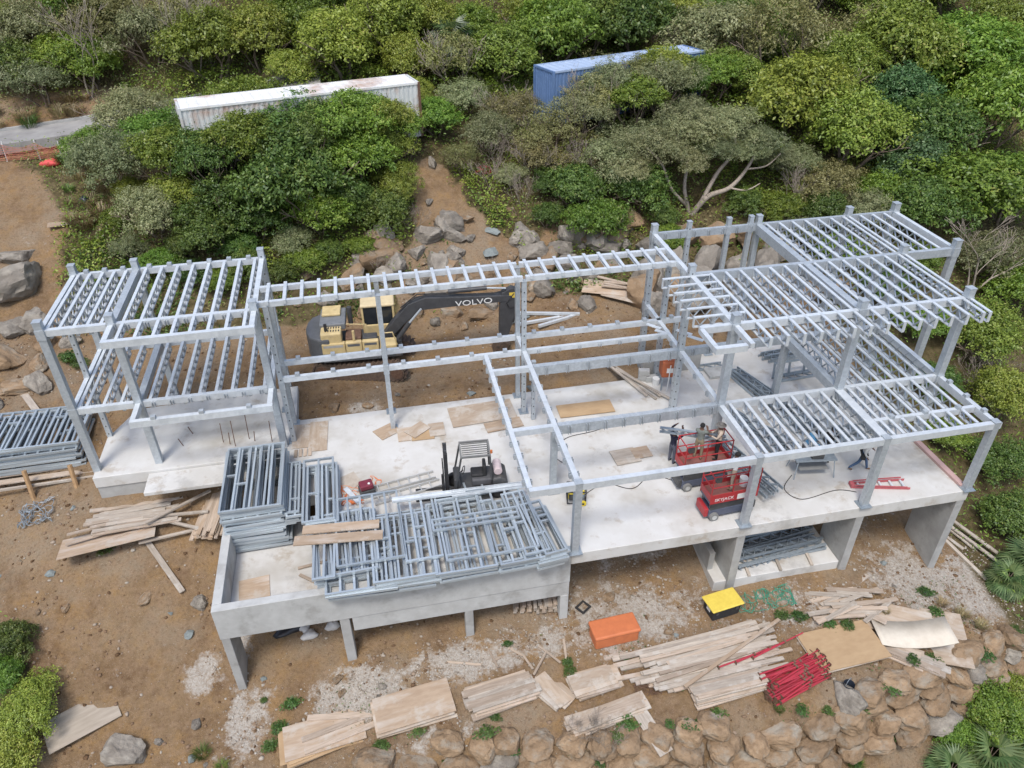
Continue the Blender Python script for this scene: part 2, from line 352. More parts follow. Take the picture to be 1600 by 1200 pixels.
c = cmix(mrange(noise(.28, 8), .47, .60, 0, .75), c, (.26, .21, .15))
c = cmix(mrange(noise(3.2), .42, .68, 0, .75), c, (.27, .185, .115))
c = cmix(mrange(noise(9., 4), .5, .75, 0, .7), c, (.11, .062, .034))
c = cmix(mrange(noise(26., 3), .60, .72, 0, .8), c, (.40, .33, .26))
dust = mrange(mth('ADD', sp.outputs[0], mth('MULTIPLY', mth('SUBTRACT', noise(1.3, 12, .75), .5), 3.2)), .45, .75, 0, .85)
c = cmix(dust, c, cmix(mrange(noise(11, 4), .4, .65), (.46, .43, .385), (.31, .27, .225)))
lit = cmix(mrange(noise(2.5), .38, .62), (.075, .06, .028), (.145, .115, .06))
lf = mrange(mth('ADD', sp.outputs[1], mth('MULTIPLY', mth('SUBTRACT', noise(1.6), .5), .9)), .3, .7)
c = cmix(lf, c, lit)
L.new(c, b.inputs['Base Color'])
bp = N.new('ShaderNodeBump'); bp.inputs['Strength'].default_value = .8; bp.inputs['Distance'].default_value = .09
L.new(mth('ADD', noise(5., 8, .7), mth('MULTIPLY', noise(22., 4), .45)), bp.inputs['Height']); L.new(bp.outputs[0], b.inputs['Normal'])
me.materials.append(gm)
tag(link('ground', me), kind='structure')

# ---------------------------------------------------------------- concrete platform
A, B, C_, D_, E_, F_, G_, H_ = -18.4, -15.93, -10.75, 0., 6.72, 11.85, 16.42, 18.95
Z1, Z2 = 3.38, 7.0
plat = thing('concrete_platform', 'pale concrete floor slab on grey pillars carrying the steel building frame', 'building', (0, 0, 0))
m = MB(); m.prism([(-.15, 0), (16.5, 0), (16.5, 12.6), (8.3, 12.6), (8.3, 10.45), (-10.3, 10.45), (-10.3, 13.3), (-17.6, 12.9), (-18.5, 10.9), (-18.5, 8.15), (-10.75, 8.15), (-10.75, 5.2), (-9.2, 5.2), (-9.2, 3.4), (-6, 3.4), (-6, .32), (-.15, .32)], -.55, 0)
m.build('floor_slab', SLAB, plat, bevel=.025)
MB().prism([(-16.3, 6.9), (-10.9, 6.9), (-10.9, 8.14), (-16.3, 8.14)], -.30, -.12).build('landing_slab', SLAB, plat, bevel=.02)
MB().b2(-18.47, -10.8, 8.2, 8.5, -2.4, -.553).build('retaining_wall', CONC, plat)
MB().b2(-18.46, -18.2, 8.5, 10.9, -1.8, -.553).build('retaining_wall', CONC, plat)
m = MB(); m.b2(-12.87, -.153, 0, .32, -1.5, .0).build('front_wall', CONCP, plat, bevel=.02)
MB().b2(-8.3, -.16, .03, .30, -2.25, -1.503).build('edge_beam', CONCP, plat, bevel=.02)
MB().b2(-12.87, -12.55, .323, 6.8, -1.5, 0).build('side_wall', CONCP, plat, bevel=.02)
MB().prism([(-12.547, .323), (-6.003, .323), (-6.003, 3.397), (-9.203, 3.397), (-9.203, 5.197), (-10.753, 5.197), (-10.753, 8.1), (-12.547, 8.1)], -1.4, -1.1).build('trough_floor', SLAB, plat)
MB().b2(-9.2, -6.003, 3.4, 3.6, -1.4, -.553).build('trough_wall', CONC, plat)
def pillar(x0, x1, y0, y1, zt, mat=CONC): MB().b2(x0, x1, y0, y1, gz((x0+x1)/2, (y0+y1)/2)-.5, zt).build('pillar', mat, plat, bevel=.02)
pillar(-12.85, -12.55, .02, 1.15, -1.503); pillar(-8.75, -8.4, .03, .45, -1.503); pillar(-4.2, -3.88, .04, .4, -2.253); pillar(-.5, -.17, .01, .42, -2.253, CONCP)
pillar(6.52, 6.86, .02, 1.7, -.553); pillar(11.6, 11.94, .02, 1.7, -.553); pillar(16.12, 16.47, .02, 1.9, -.553)
for x in (-8.5, -4, 0, 6.7, 11.8, 16.2): pillar(x-.2, x+.2, 5.2, 5.6, -.553)
MB().b2(6.0, 11.58, .12, 4.2, -3.75, -3.15).build('lower_slab', SLAB, plat, bevel=.03)
MB().b2(5.98, 6.22, .8, 4.2, -3.147, -2.2).build('lower_wall', CONC, plat)
MB().b2(6.35, 9.4, 10.62, 10.85, -.6, .95).build('low_wall', CONC, plat, bevel=.02)
MB().b2(9.5, 11.2, 9.6, 10.4, .004, .16).build('step', CONCP, plat, bevel=.02)
for k, x in enumerate((-13.4, -13.1, -12.85, -12.3, -12.05, -11.3)):
    m = MB(); h = (1.0, .6, 1.35, 1.3, .5, 1.1)[k]
    m.tube((x, 9.5-.2*(k % 3), 0), (x+.05, 9.55-.2*(k % 3), h), .018, n=5); m.build('reinforcing_bar', RUST, plat)
for x, y, h in ((-15.1, 9.6, .35), (-14.8, 10.4, .35)): MB().tube((x, y, 0), (x-.15, y+.1, h), .02, n=5).build('reinforcing_bar', RUST, plat)

# ---------------------------------------------------------------- steel frame
frame = thing('steel_building_frame', 'two-storey galvanised steel frame of posts, beams and truss joists on concrete slab', 'steel frame')
def column(x, y, z0, z1, w=.26, holes=False, plate=True):
    m = MB(); m.box((0, 0, (z1-z0)/2), (w, w, z1-z0)); m.box((0, 0, z1-z0+.012), (w+.03, w+.03, .03))
    o = m.build('post', STEEL, frame, (x, y, z0))
    if plate: MB().box((0, 0, .02), (w+.24, w+.24, .03)).build('base_plate', STEELD, o)
    for zb in (3.38, 7.0) if x > -9 else (3.18, 6.8):
        if z0 < zb-.5 and z1 > zb+.1: MB().box((0, 0, zb-z0-.17), (w+.045, w+.045, .42)).build('splice_collar', STEEL, o)
    if holes:
        h = MB(); z = .35
        while z < z1-z0-.3: h.box((0, -w/2-.001, z), (.045, .012, .06)); h.box((-w/2-.001, 0, z), (.012, .045, .06)); z += .42
        tag(h.build('bolt_holes', BLACK, o), kind='stuff')
    return o
JM = {}
def beam(p0, p1, w=.2, h=.26, mat=None, clips=0, tabs=0):
    a, b_ = Vector(p0), Vector(p1); d = b_-a; L_ = d.length; ang = math.atan2(d.y, d.x)
    m = MB(); m.b2(0, L_, -w/2, w/2, -h, 0)
    o = m.build('beam', mat or STEEL2, frame, a, (0, -math.asin(d.z/L_), ang))
    if clips:
        c = MB(); n = int(L_/clips)
        for k in range(n):
            x = (k+.6)*L_/n
            for s in (-1, 1):
                for q in (-.05, .05): c.b2(x+q-.012, x+q+.012, s*(w/2+.045)-.045, s*(w/2+.045)+.045, -h+.01, -.05)
        if c.v: tag(c.build('joist_hangers', STEEL, o), kind='stuff')
    if tabs:
        n = int(L_/tabs)
        if 'bracket' not in JM: JM['bracket'] = MB().b2(-.09, .09, -.09, .09, .002, .13).mesh('bracket', STEEL)
        for k in range(n): link('bracket', JM['bracket'], o, ((k+.5)*L_/n, 0, 0))
    return o
def joist(x, y0, y1, z, depth=.46, along='y', w=.12):
    L_ = round(abs(y1-y0), 2); k = (L_, depth, w)
    if k not in JM:
        c = MB(); c.b2(0, L_, -w/2, w/2, -.045, 0); c.b2(0, L_, -w/2, w/2, -depth, -depth+.045)
        c.b2(0, .03, -w/2, w/2, -depth+.045, -.045); c.b2(L_-.03, L_, -w/2, w/2, -depth+.045, -.045)
        wb = MB(); n = max(2, round(L_/.55)); s = (L_-.1)/n
        for i in range(n):
            x0 = .05+i*s
            wb.bar((x0, 0, -depth+.06), (x0+s*.5, 0, -.05), w*.8, .02, (0, 1, 0)) if False else wb.bar((x0, 0, -.05), (x0+s*.5, 0, -depth+.06), w*.95, .025)
            wb.bar((x0+s*.5, 0, -depth+.06), (x0+s, 0, -.05), w*.45, .03)
        JM[k] = (c.mesh('joist', STEEL2), wb.mesh('web', STEEL))
    if along == 'y': o = link('joist', JM[k][0], frame, (x, min(y0, y1), z), (0, 0, R(90)))
    else: o = link('joist', JM[k][0], frame, (min(y0, y1), x, z))
    link('web', JM[k][1], o)
    return o
# posts
for x in (0, E_, F_-.05, G_): column(x, .14, 0, Z1+.02)
column(0, 3.45, 0, Z1-.27, .24)
for x in (E_, F_, G_): column(x, 3.45, 0, Z2+.38, .28)
column(E_, 7.55, 0, Z2+.42, .26, True); column(G_, 7.55, 0, Z2+.35, .28); column(F_, 7.6, 0, Z2-.3, .26); column(H_, 7.5, gz(H_, 7.5)-.2, Z2+.38, .28)
for x, w_ in ((E_, .26), (8.4, .2), (10.35, .2), (11.45, .2), (F_, .24), (G_+.05, .26), (H_, .3)): column(x, 11.85, gz(x, 11.85)-.3 if x > 17 else (-.6 if x < 8.3 else 0), Z2+.4, w_, x < 9)
column(6.95, 10.3, 0, Z2-.3, .22, True)
for x in (-10.35, -6.0, 0):
    column(x, 8.95, 0, 6.95-.22, .2, x != -6.0); column(x, 10.25, 0, 6.95-.22, .2)
column(.3, 8.3, 0, Z1-.25, .16, True, False)
LZ1, LZ2, LF, LR, LC = 3.18, 6.8, 8.7, 13.45, 7.35
for x in (A, B, C_):
    column(x, LF, -.1 if x != A else gz(x, LF)-.3, LZ2+.36, .28); column(x, LR, -.6, LZ2+.4, .26, x == C_)
column(A, 11.05, -.6, LZ2-.05, .2, True); column(C_, 11.4, 0, LZ2-.05, .2, True)
# first floor beams
beam((-1.75, 0.12, Z1), (G_+.2, .12, Z1), .2, .28); beam((-1.7, 3.45, Z1), (0, 3.45, Z1)); beam((.12, 3.45, Z1-.002), (E_-.12, 3.45, Z1-.002), .22, .42, STEEL, clips=.68)
beam((E_+.14, 3.45, Z1), (F_-.14, 3.45, Z1), .18, .3); beam((F_+.14, 3.45, Z1), (G_-.14, 3.45, Z1), .18, .3)
beam((-1.7, 7.6, Z1), (-.1, 7.6, Z1), .18, .24); beam((.12, 7.6, Z1), (E_-.14, 7.6, Z1), .24, .44, STEEL, clips=.9); beam((E_+.14, 7.6, Z1), (G_-.14, 7.6, Z1), .22, .36, STEEL, clips=.68)
beam((-10.4, 8.95, Z1+.001), (-.1, 8.95, Z1+.001), .17, .24, tabs=1.3); beam((-10.4, 10.25, Z1+.001), (-.1, 10.25, Z1+.001), .17, .24, tabs=1.3)
beam((.1, 8.95, Z1), (E_-.1, 8.95, Z1), .16, .22, clips=.9); beam((.1, 10.25, Z1), (8.0, 10.25, Z1), .17, .24, tabs=1.3)
beam((-1.7, .23, Z1+.003), (-1.7, 8.85, Z1+.003), .18, .26, clips=.7); beam((0, .24, Z1+.003), (0, 8.85, Z1+.003), .2, .28, clips=.75); beam((0, 9.05, Z1), (0, 10.15, Z1), .18, .24)
beam((E_, 3.6, Z1), (E_, 7.4, Z1), .2, .28, clips=1.1); beam((E_, 7.72, Z1), (E_, 11.7, Z1), .18, .26, clips=.9); beam((E_, .25, Z1), (E_, 3.3, Z1), .2, .3)
beam((F_, .25, Z1), (F_, 3.3, Z1), .24, .32); beam((F_, 3.6, Z1), (F_, 7.45, Z1), .26, .4, STEEL); beam((G_, .3, Z1), (G_, 3.3, Z1), .2, .3, tabs=1.0); beam((G_, 3.6, Z1), (G_, 7.4, Z1), .2, .3)
beam((F_+.13, 1.2, Z1), (G_-.11, 1.2, Z1), .16, .26, tabs=1.1)
for p in ((6.05, 10.0), (6.25, 9.4), (7.2, 9.2), (7.5, 8.6)): beam((p[0], p[1], Z1-.02), (p[0]+.5, p[1]-.55, Z1-.02), .2, .03)
for k in range(8):
    x = 7.08+.656*k
    joist(x, .24, 3.35, Z1+.004)
for x in (12.2, 12.6): joist(x, .24, 3.35, Z1+.004)
for k in range(5):
    x = 13.1+.656*k
    joist(x, 1.3, 3.35, Z1+.004); joist(x, .24, 1.1, Z1+.004, .34)
for k in range(7): joist(12.42+.656*k, 3.56, 7.48, Z1+.004)
# roof
beam((E_+.1, 11.85, Z2), (H_-.15, 11.85, Z2), .16, .34, STEEL, clips=.7); beam((E_+.14, 7.6, Z2), (H_-.14, 7.55, Z2), .2, .36, STEEL)
beam((5.35, 3.45, Z2), (E_-.14, 3.45, Z2), .18, .26); beam((E_+.14, 3.45, Z2), (F_-.14, 3.45, Z2), .18, .3); beam((F_+.14, 3.45, Z2), (G_-.14, 3.45, Z2), .18, .3)
beam((E_, 3.6, Z2), (E_, 7.4, Z2), .22, .3); beam((E_, 7.7, Z2), (E_, 11.7, Z2), .2, .28, clips=.8)
beam((F_, 3.6, Z2-.004), (F_, 7.48, Z2-.004), .3, .42, STEEL); beam((F_, 7.72, Z2), (F_, 11.72, Z2), .3, .42, STEEL); beam((H_, 7.65, Z2), (H_, 11.7, Z2), .2, .34)
beam((5.37, 3.34, Z2), (5.37, 2.1, Z2), .18, .2); beam((E_, 3.3, Z2), (E_, 2.0, Z2), .18, .2); beam((5.3, 2.0, Z2), (6.5, 2.0, Z2), .2, .24)
for k in range(7): joist(7.54+.66*k, 2.2, 7.48, Z2+.006, .44)
for k in range(7): joist(12.2+.66*k, 7.68, 11.74, Z2+.006, .44); joist(12.2+.66*k, 2.2, 7.46, Z2+.006, .44)
joist(G_+.02, 7.75, 11.7, Z2+.006, .44); joist(G_+.02, 2.2, 3.3, Z2+.006, .44); joist(G_+.02, 3.6, 7.4, Z2+.006, .44)
for x in (17.05, 17.68, 18.3): joist(x, 7.66, 11.74, Z2+.006, .44)
for y in (7.38, 6.72, 6.13, 5.5, 4.82, 4.17): joist(y, 5.42, 7.46, Z2+.008, .44, 'x', .12)
# covered link between the wings
RC = 6.95
beam((-10.6, 8.95, RC), (-6.1, 8.95, RC), .18, .22); beam((-5.9, 8.95, RC), (-.06, 8.95, RC), .18, .22); beam((.06, 8.95, RC), (E_-.1, 8.95, RC), .18, .22)
beam((-10.6, 10.25, RC), (-.06, 10.25, RC), .18, .22); beam((.06, 10.25, RC), (E_-.1, 10.25, RC), .18, .22)
for k in range(26):
    x = -10.25+.66*k
    if x < E_-.2 and abs(x) > .12: joist(x, 8.78, 10.42, RC+.06, .16, 'y', .13)
# left wing, two levels
for z, q in ((LZ1, 0), (LZ2, 1)):
    beam((A+.14, LF, z), (B-.14, LF, z), .2, .26); beam((B+.14, LF, z), (C_-.14, LF, z), .2, .26, clips=.66); beam((A+.14, LR, z), (B-.14, LR, z), .18, .26, tabs=.7 if q else 0); beam((B+.14, LR, z), (C_-.14, LR, z), .18, .26, tabs=.7 if q else 0)
    beam((A, LF+.15, z), (A, LR-.15, z), .18, .28); beam((B, LF+.15, z), (B, LR-.15, z), .26, .3, STEEL); beam((C_, LF+.15, z), (C_, LR-.15, z), .2, .28)
    beam((B-.1, LC, z), (C_+.12, LC, z), .2, .28, tabs=0 if q else 1.7); beam((B, LC+.11, z-.001), (B, LF-.15, z-.001), .2, .28); beam((C_, LC+.11, z-.001), (C_, LF-.15, z-.001), .2, .28)
    for d in ((.22, .66, 1.16, 1.62, 2.1) if q else (.22, .5, 1.15, 1.8)): joist(A+d, LF+.1, LR-.1, z+.005)
    for k in range(8):
        x = B+.42+.64*k
        if x < C_-.12:
            joist(x, LF+.1, LR-.1, z+.005)
            if q: joist(x, LC+.1, LF-.1, z+.005, .3)

# ---------------------------------------------------------------- stacked wall panels
UNIT = {}
def unit(mat, nm):
    if nm not in UNIT: UNIT[nm] = MB().box((0, 0, 0), (1, 1, 1)).mesh(nm, mat)
    return UNIT[nm]
def wall_panel(loc, rz, W, Hh, label, group, n=None, nog=(), tilt=0, mat=None, door=None):
    # lies flat: tracks run along x, members along y
    o = thing('stud_frame', label, 'steel panel', loc, group=group, rot=(tilt, 0, rz)); t = .092; s = .08
    mat = mat or PANEL
    nm = mat.name
    for q in (s/2, Hh-s/2): link('track', unit(mat, 'track_'+nm), o, (W/2, q, t/2), scale=(W, s, t))
    n = n or max(2, round(W/.55)+1)
    for k in range(n):
        x = s/2+(W-s)*k/(n-1); link('stud', unit(mat, 'stud_'+nm), o, (x, Hh/2, t/2), scale=(s, Hh-2*s-.002, t*.96))
    for f, a, b_ in nog:
        x0 = s/2+(W-s)*a/(n-1); x1 = s/2+(W-s)*b_/(n-1)
        link('nogging', unit(mat, 'nogging_'+nm), o, ((x0+x1)/2, Hh*f, t/2), scale=(x1-x0-s-.002, s, t*.9))
    return o
pr = random.Random(21)
ORD = 'first second third fourth fifth sixth seventh eighth ninth tenth eleventh twelfth thirteenth fourteenth fifteenth sixteenth seventeenth eighteenth nineteenth twentieth twenty-first twenty-second twenty-third twenty-fourth'.split()
def stack(x, y, z, rz, n, W, Hh, label, group, jit=.12, dz=.096, top=None, wj=.25, hj=.35, ordn=True):
    for k in range(n):
        w_ = W-pr.random()*wj; h_ = Hh-pr.random()*hj; c, s = math.cos(rz), math.sin(rz)
        jx, jy = pr.uniform(-jit, jit), pr.uniform(-jit, jit)
        last = k == n-1; nn = max(3, round(w_/.5)+1)
        nog = [(pr.uniform(.25, .75), i, i+1) for i in range(nn-1) if pr.random() < .45] if k > n-4 else []
        wall_panel((x+c*jx-s*jy, y+s*jx+c*jy, z+k*dz), rz+pr.uniform(-.025, .025), w_, h_, top if (last and top) else ORD[n-1-k]+' down: '+label if ordn else label, None if (last and top) else group, n=nn if k > n-8 else 3, nog=nog, mat=PANEL)
stack(-25.3, 10.1, -.78, R(1), 14, 5.9, 2.9, 'steel wall frame stacked on the timber deck left of the left wing', 'wall frames stacked left of the left wing', top='topmost steel wall frame of the stack on the timber deck at far left')
stack(-12.75, 3.65, -1.09, R(1), 24, 2.35, 3.9, 'steel wall frame in the tallest stack, behind the trough wall', 'wall frames in the tallest stack', top='topmost steel wall frame of the tallest stack beside the plank pile', jit=.08, wj=.2, hj=.25)
stack(-10.55, 3.75, .002, R(0), 6, .75, 3.2, 'narrow steel wall frame lying right beside the tallest stack', 'narrow frames beside the tallest stack')
stack(-9.72, 2.9, .002, R(1), 8, 1.3, 3.7, 'narrow steel wall frame in the low stack left of the burgundy engine', 'narrow frames left of the engine', jit=.08)
G4 = 'wall frames in the broad pile along the parapet'
LB4 = 'steel wall frame in the broad pile along the parapet in front of the forklift'
for i, (x, y, n, W, Hh, rz) in enumerate([(-9.3, .3, 6, 2.3, 3.4, 2), (-9.0, -.35, 4, 2.6, 1.7, -1), (-7.3, -.42, 6, 2.3, 3.5, 0), (-5.1, -.4, 6, 2.3, 3.7, 1), (-2.95, -.4, 6, 2.0, 3.4, 3), (-1.5, -.5, 6, 1.2, 2.7, 6)]):
    stack(x, y, .002 if i < 5 else .003, R(rz), n, W, Hh, 'steel wall frame in the '+('leftmost', 'front', 'second', 'third', 'fourth', 'rightmost')[i]+' stack of the broad pile along the parapet', G4, jit=.1)
for iu, (x, y, z, rz, W, Hh, n, nog) in enumerate([(-8.55, .5, .60, 1, 2.45, 3.55, 6, [(.62, 0, 1), (.58, 1, 2), (.3, 3, 4)]), (-6.15, .25, .60, 1, 1.35, 3.3, 4, [(.5, 1, 2), (.3, 0, 1)]), (-4.75, .0, .60, 1, 1.7, 3.4, 3, [(.08, 0, 1), (.93, 0, 2)]), (-3.1, -.05, .60, 2, 1.75, 3.3, 4, [(.85, 0, 1), (.35, 1, 2)]), (-1.95, -.3, .595, 5, .95, 3.3, 3, [(.5, 0, 1)]), (-1.25, -.45, .595, 8, .85, 2.75, 3, [(.4, 0, 1), (.7, 1, 2)]), (-9.4, .1, .595, -1, .8, 2.1, 3, [])]):
    wall_panel((x, y, z), R(rz), W, Hh, ORD[(1, 2, 3, 4, 5, 6, 0)[iu]]+' from the left of the top wall frames on the parapet pile', 'upper wall frames on the broad pile', n=n, nog=nog)
wall_panel((-5.05, 1.45, .70), R(1), 3.3, .62, 'ladder-like steel lintel frame lying across the broad panel pile', None, n=3, nog=[(.5, 0, 1), (.5, 1, 2)])
wall_panel((-3.55, 3.25, .72), R(2), .75, 1.1, 'small square steel frame leaning behind the broad panel pile beside the forklift', None, n=2, tilt=R(-14))
for k, (x0, x1, y, z) in enumerate([(-6.4, -1.3, 3.42, .72), (-4.1, -1.15, 3.25, .715)]):
    m = MB(); m.b2(0, x1-x0, -.12, .12, 0, .02); m.b2(0, x1-x0, -.12, -.1, .02, .09); m.b2(0, x1-x0, .1, .12, .02, .09)
    tag(m.build('steel_channel', STEEL2, None, (x0, y, z), (0, 0, R(-1.5+k))), ('longer', 'shorter')[k]+' bright steel channel lying along the back of the broad panel pile', 'steel channel')

# ---------------------------------------------------------------- timber
BM = {}
def board(L_, W, T, loc, rz, label, group=None, mat=None, tilt=0, roll=0, name='plank', cat='plank'):
    mat = mat or WOOD; k = (round(L_, 1), round(W, 2), round(T, 2), mat.name)
    if k not in BM: BM[k] = MB().box((0, 0, k[2]/2), k[:3]).mesh(name, mat)
    o = link(name, BM[k], None, loc, (roll, tilt, rz)); return tag(o, label, cat, group)
wr = random.Random(5)
def pile(cx, cy, rz, n, L_, W, T, spread, layers, label, group, mats=None, z=None, lj=.4, aj=2., name='plank', cat='plank', along=.5):
    c, s = math.cos(rz), math.sin(rz); i = 0; per = max(1, math.ceil(n/layers)); z0 = gz(cx, cy) if z is None else z
    for k in range(n):
        lay = k//per; q = (k % per+.5)/per-.5
        if per == 1: q = wr.uniform(-.15, .15)
        sp = spread*(1-.12*lay)
        u = wr.uniform(-along, along); v = q*sp+wr.uniform(-.04, .04)
        x, y = cx+c*u-s*v, cy+s*u+c*v
        board(L_-wr.random()*lj, W*wr.uniform(.85, 1.1), T, (x, y, z0+.02+lay*(T+.012)+wr.random()*.008), rz+R(wr.uniform(-aj, aj)), (ORD[n-1-k]+' down: '+label) if per == 1 else label, group, wr.choice(mats or [WOOD, WOODG]), name=name, cat=cat)
SH = 'plywood_sheet'
# long timber pile on the low ground
pile(4.6, -2.45, R(4), 40, 6.4, .17, .06, 1.9, 4, 'weathered plank in the long timber pile behind the red props', 'planks in the long timber pile', lj=3.0, aj=3.5, along=.7)
pile(4.8, -3.15, R(3), 18, 5.4, .16, .06, .9, 3, 'weathered plank in the long timber pile behind the red props', 'planks in the long timber pile', lj=1.8, aj=3)
board(5.2, .13, .07, (5.6, -2.75, gz(5.6, -2.7)+.34), R(23), 'long thin batten lying slantwise on top of the long timber pile', mat=PLY)
pile(4.9, -3.85, R(4), 24, 2.9, .3, .05, .95, 7, 'plank in the short neat stack between the red props and the dirt bank', 'planks in the short neat stack', [WOODG, WOOD], lj=.2, aj=1.5, along=.08)
# sheet stacks along the stone wall
pile(-6.5, -2.25, R(7), 6, 2.85, 1.35, .03, .1, 6, 'weathered plywood sheet in the square stack above the stone wall', 'sheets in the square stack', [PLYG, PLY], aj=1.5, name=SH, cat='plywood', along=.08, lj=.1)
pile(-3.3, -2.45, R(9), 20, 2.7, .28, .06, 1.3, 4, 'plank in the stack right of the square plywood stack', 'planks right of the square plywood stack', lj=.5, aj=2.5, along=.15)
pile(-1.5, -2.65, R(-60), 5, 1.7, .5, .05, .75, 2, 'short sheet offcut laid crosswise between two timber stacks', 'offcuts laid crosswise', [PLYG, WOODG], lj=.2, aj=6, along=.1)
pile(.15, -2.7, R(6), 8, 1.9, .75, .05, .6, 4, 'board in the stack below the orange box', 'boards below the orange box', [PLYG, WOOD], lj=.3, aj=3, along=.12)
pile(.25, -3.95, R(8), 12, 3.0, .38, .05, .7, 5, 'board in the nearest low stack beside the bare grey brush', 'boards in the nearest low stack', [PLYG, WOOD], lj=.4, aj=2.5, along=.15)
board(1.6, .55, .04, (1.65, -4.85, gz(1.6, -4.8)+.05), R(-72), 'grey board lying down the bank below the nearest low stack', mat=WOODG, tilt=R(12))
pile(-9.7, -2.45, R(11), 5, 2.9, 1.4, .03, .15, 5, 'plywood sheet in the leftmost stack above the stone wall', 'sheets in the leftmost stack', [PLY, PLYO], aj=5, name=SH, cat='plywood', along=.15, lj=.3)
for k, (x, y, a) in enumerate([(-9.2, -2.3, 12), (-9.1, -2.75, 13), (-9.0, -1.95, -8)]):
    board(2.6, .22, .05, (x, y, gz(-9.7, -2.4)+.2+.01*k), R(a), ('upper', 'lower', 'slanting')[k]+' narrow plank lying on the leftmost plywood stack', mat=WOOD)
# right hand sheets and scattered boards
board(3.0, 1.75, .03, (9.95, -3.2, gz(9.95, -3.2)+.16), R(2), 'clean orange plywood sheet right of the red props', mat=PLYO, name=SH, cat='plywood')
board(3.0, 1.75, .03, (9.93, -3.22, gz(9.95, -3.2)+.11), R(3), 'plywood sheet directly under the clean orange one', mat=PLYG, name=SH, cat='plywood')
pile(12.1, -3.75, R(-42), 9, 2.7, .3, .06, .8, 3, 'plank in the fanned pile between the orange plywood and the curved white sheet', 'planks in the fanned pile', lj=.5, aj=5)
board(2.7, 1.5, .03, (12.9, -2.45, gz(12.9, -2.45)+.12), R(-26), 'grey plywood sheet behind the curved white sheet', mat=PLYG, name=SH, cat='plywood', tilt=R(3))
board(1.6, 2.5, .03, (14.55, -3.3, gz(14.5, -3.3)+.12), R(-24), 'split plywood sheet rightmost on the low ground', mat=PLYG, name=SH, cat='plywood', roll=R(4))
m = MB(); n = 12
prof = [(-1.45+2.9*k/n, .22+.28*((k/n-.45)*2)**2) for k in range(n+1)]
m.side([(x, z+.03) for x, z in prof]+[(x, z) for x, z in prof[::-1]], -.62, .62)
tag(m.build('plywood_sheet', M('pale_sheet', (.66, .60, .50), (.55, .49, .40), scale=2, rough=.7), None, (12.95, -3.2, gz(12.9, -3.2)+.06), (0, 0, R(-12)), smooth=True), 'curved pale white sheet sagging over the fanned plank pile', 'plywood')
pile(11.2, -1.35, R(2), 26, 2.4, .19, .05, 1.7, 3, 'loose board scattered below the lower slab', 'boards scattered below the lower slab', lj=1.2, aj=22, along=1.0)
board(1.7, .28, .05, (11.6, -2.0, gz(11.6, -2)+.15), R(-48), 'board lying crosswise on the scattered boards', mat=WOOD)
for k in range(9): board(wr.uniform(2.2, 4.2), .16, .06, (18.4+wr.uniform(-.7, .9), 1.0+wr.uniform(-.8, 1.6), gz(18.6, 1)+.1+.07*k/2), R(-62+wr.uniform(-9, 9)), 'grey plank thrown down the bank at the right end of the slab', 'planks thrown down the right bank', WOODG, tilt=R(14))
# left of the platform
pile(-17.2, 7.1, R(6), 24, 3.4, .18, .05, 1.7, 2, 'plank in the loose timber heap below the left slab', 'planks in the heap below the left slab', lj=1.0, aj=5, along=.5, z=-1.45)
board(3.6, 1.5, .03, (-17.9, 6.15, -1.62), R(9), 'plywood sheet with battens in front of the timber heap', mat=PLY, name=SH, cat='plywood', roll=R(-13))
for k in range(3): board(3.4, .14, .05, (-17.8, 6.05+.35*k, -1.60+.1*k), R(18-4*k), 'batten lying across the plywood in front of the timber heap', 'battens on the plywood', WOOD, roll=R(-8))
for x, y, l, a, z in [(-15.4, 6.4, 2.6, -28, -1.5), (-15.2, 7.0, 2.8, 32, -1.2), (-15.3, 6.7, 2.6, -4, -1.35), (-15.6, 5.9, 2.2, 8, -1.75)]:
    board(l, .13, .07, (x, y, z), R(a), 'thin batten crossing between the timber heap and the plank pile', 'battens crossing between heaps', WOODG)
board(3.0, .22, .06, (-15.8, 5.0, gz(-15.8, 5)+.08), R(-56), 'single grey plank lying alone on the brown slope', mat=WOODG, tilt=R(20))
pile(-13.9, 6.7, R(82), 30, 2.6, .16, .07, 1.2, 4, 'plank in the dense pile against the trough side wall', 'planks against the trough side wall', [WOOD, PLY], lj=.5, aj=1.5, along=.2, z=-1.75)
# timber deck under the left stack
for k in range(7): board(6.6, .3, .05, (-22.2, 9.75+.52*k, -.86), R(1), 'deck plank under the stack of frames at far left', 'deck planks under the far left stack', WOOD)
board(7.4, .1, .1, (-21.4, 9.35, -.95), R(1.5), 'long pale rail along the front of the timber deck', mat=WOODG)
for x in (-23.4, -21.4, -19.6):
    p = gz(x, 8.9); m = MB(); m.tube((0, 0, p-.3), (-.12, .5, -.1), .1, n=7)
    tag(m.build('timber_post', M('tan_log', (.42, .27, .14), (.33, .2, .1), scale=5, rough=.85), None, (x, 8.9, 0)), {-23.4: 'leftmost', -21.4: 'middle', -19.6: 'rightmost'}[x]+' round timber prop holding the deck at far left', 'post')
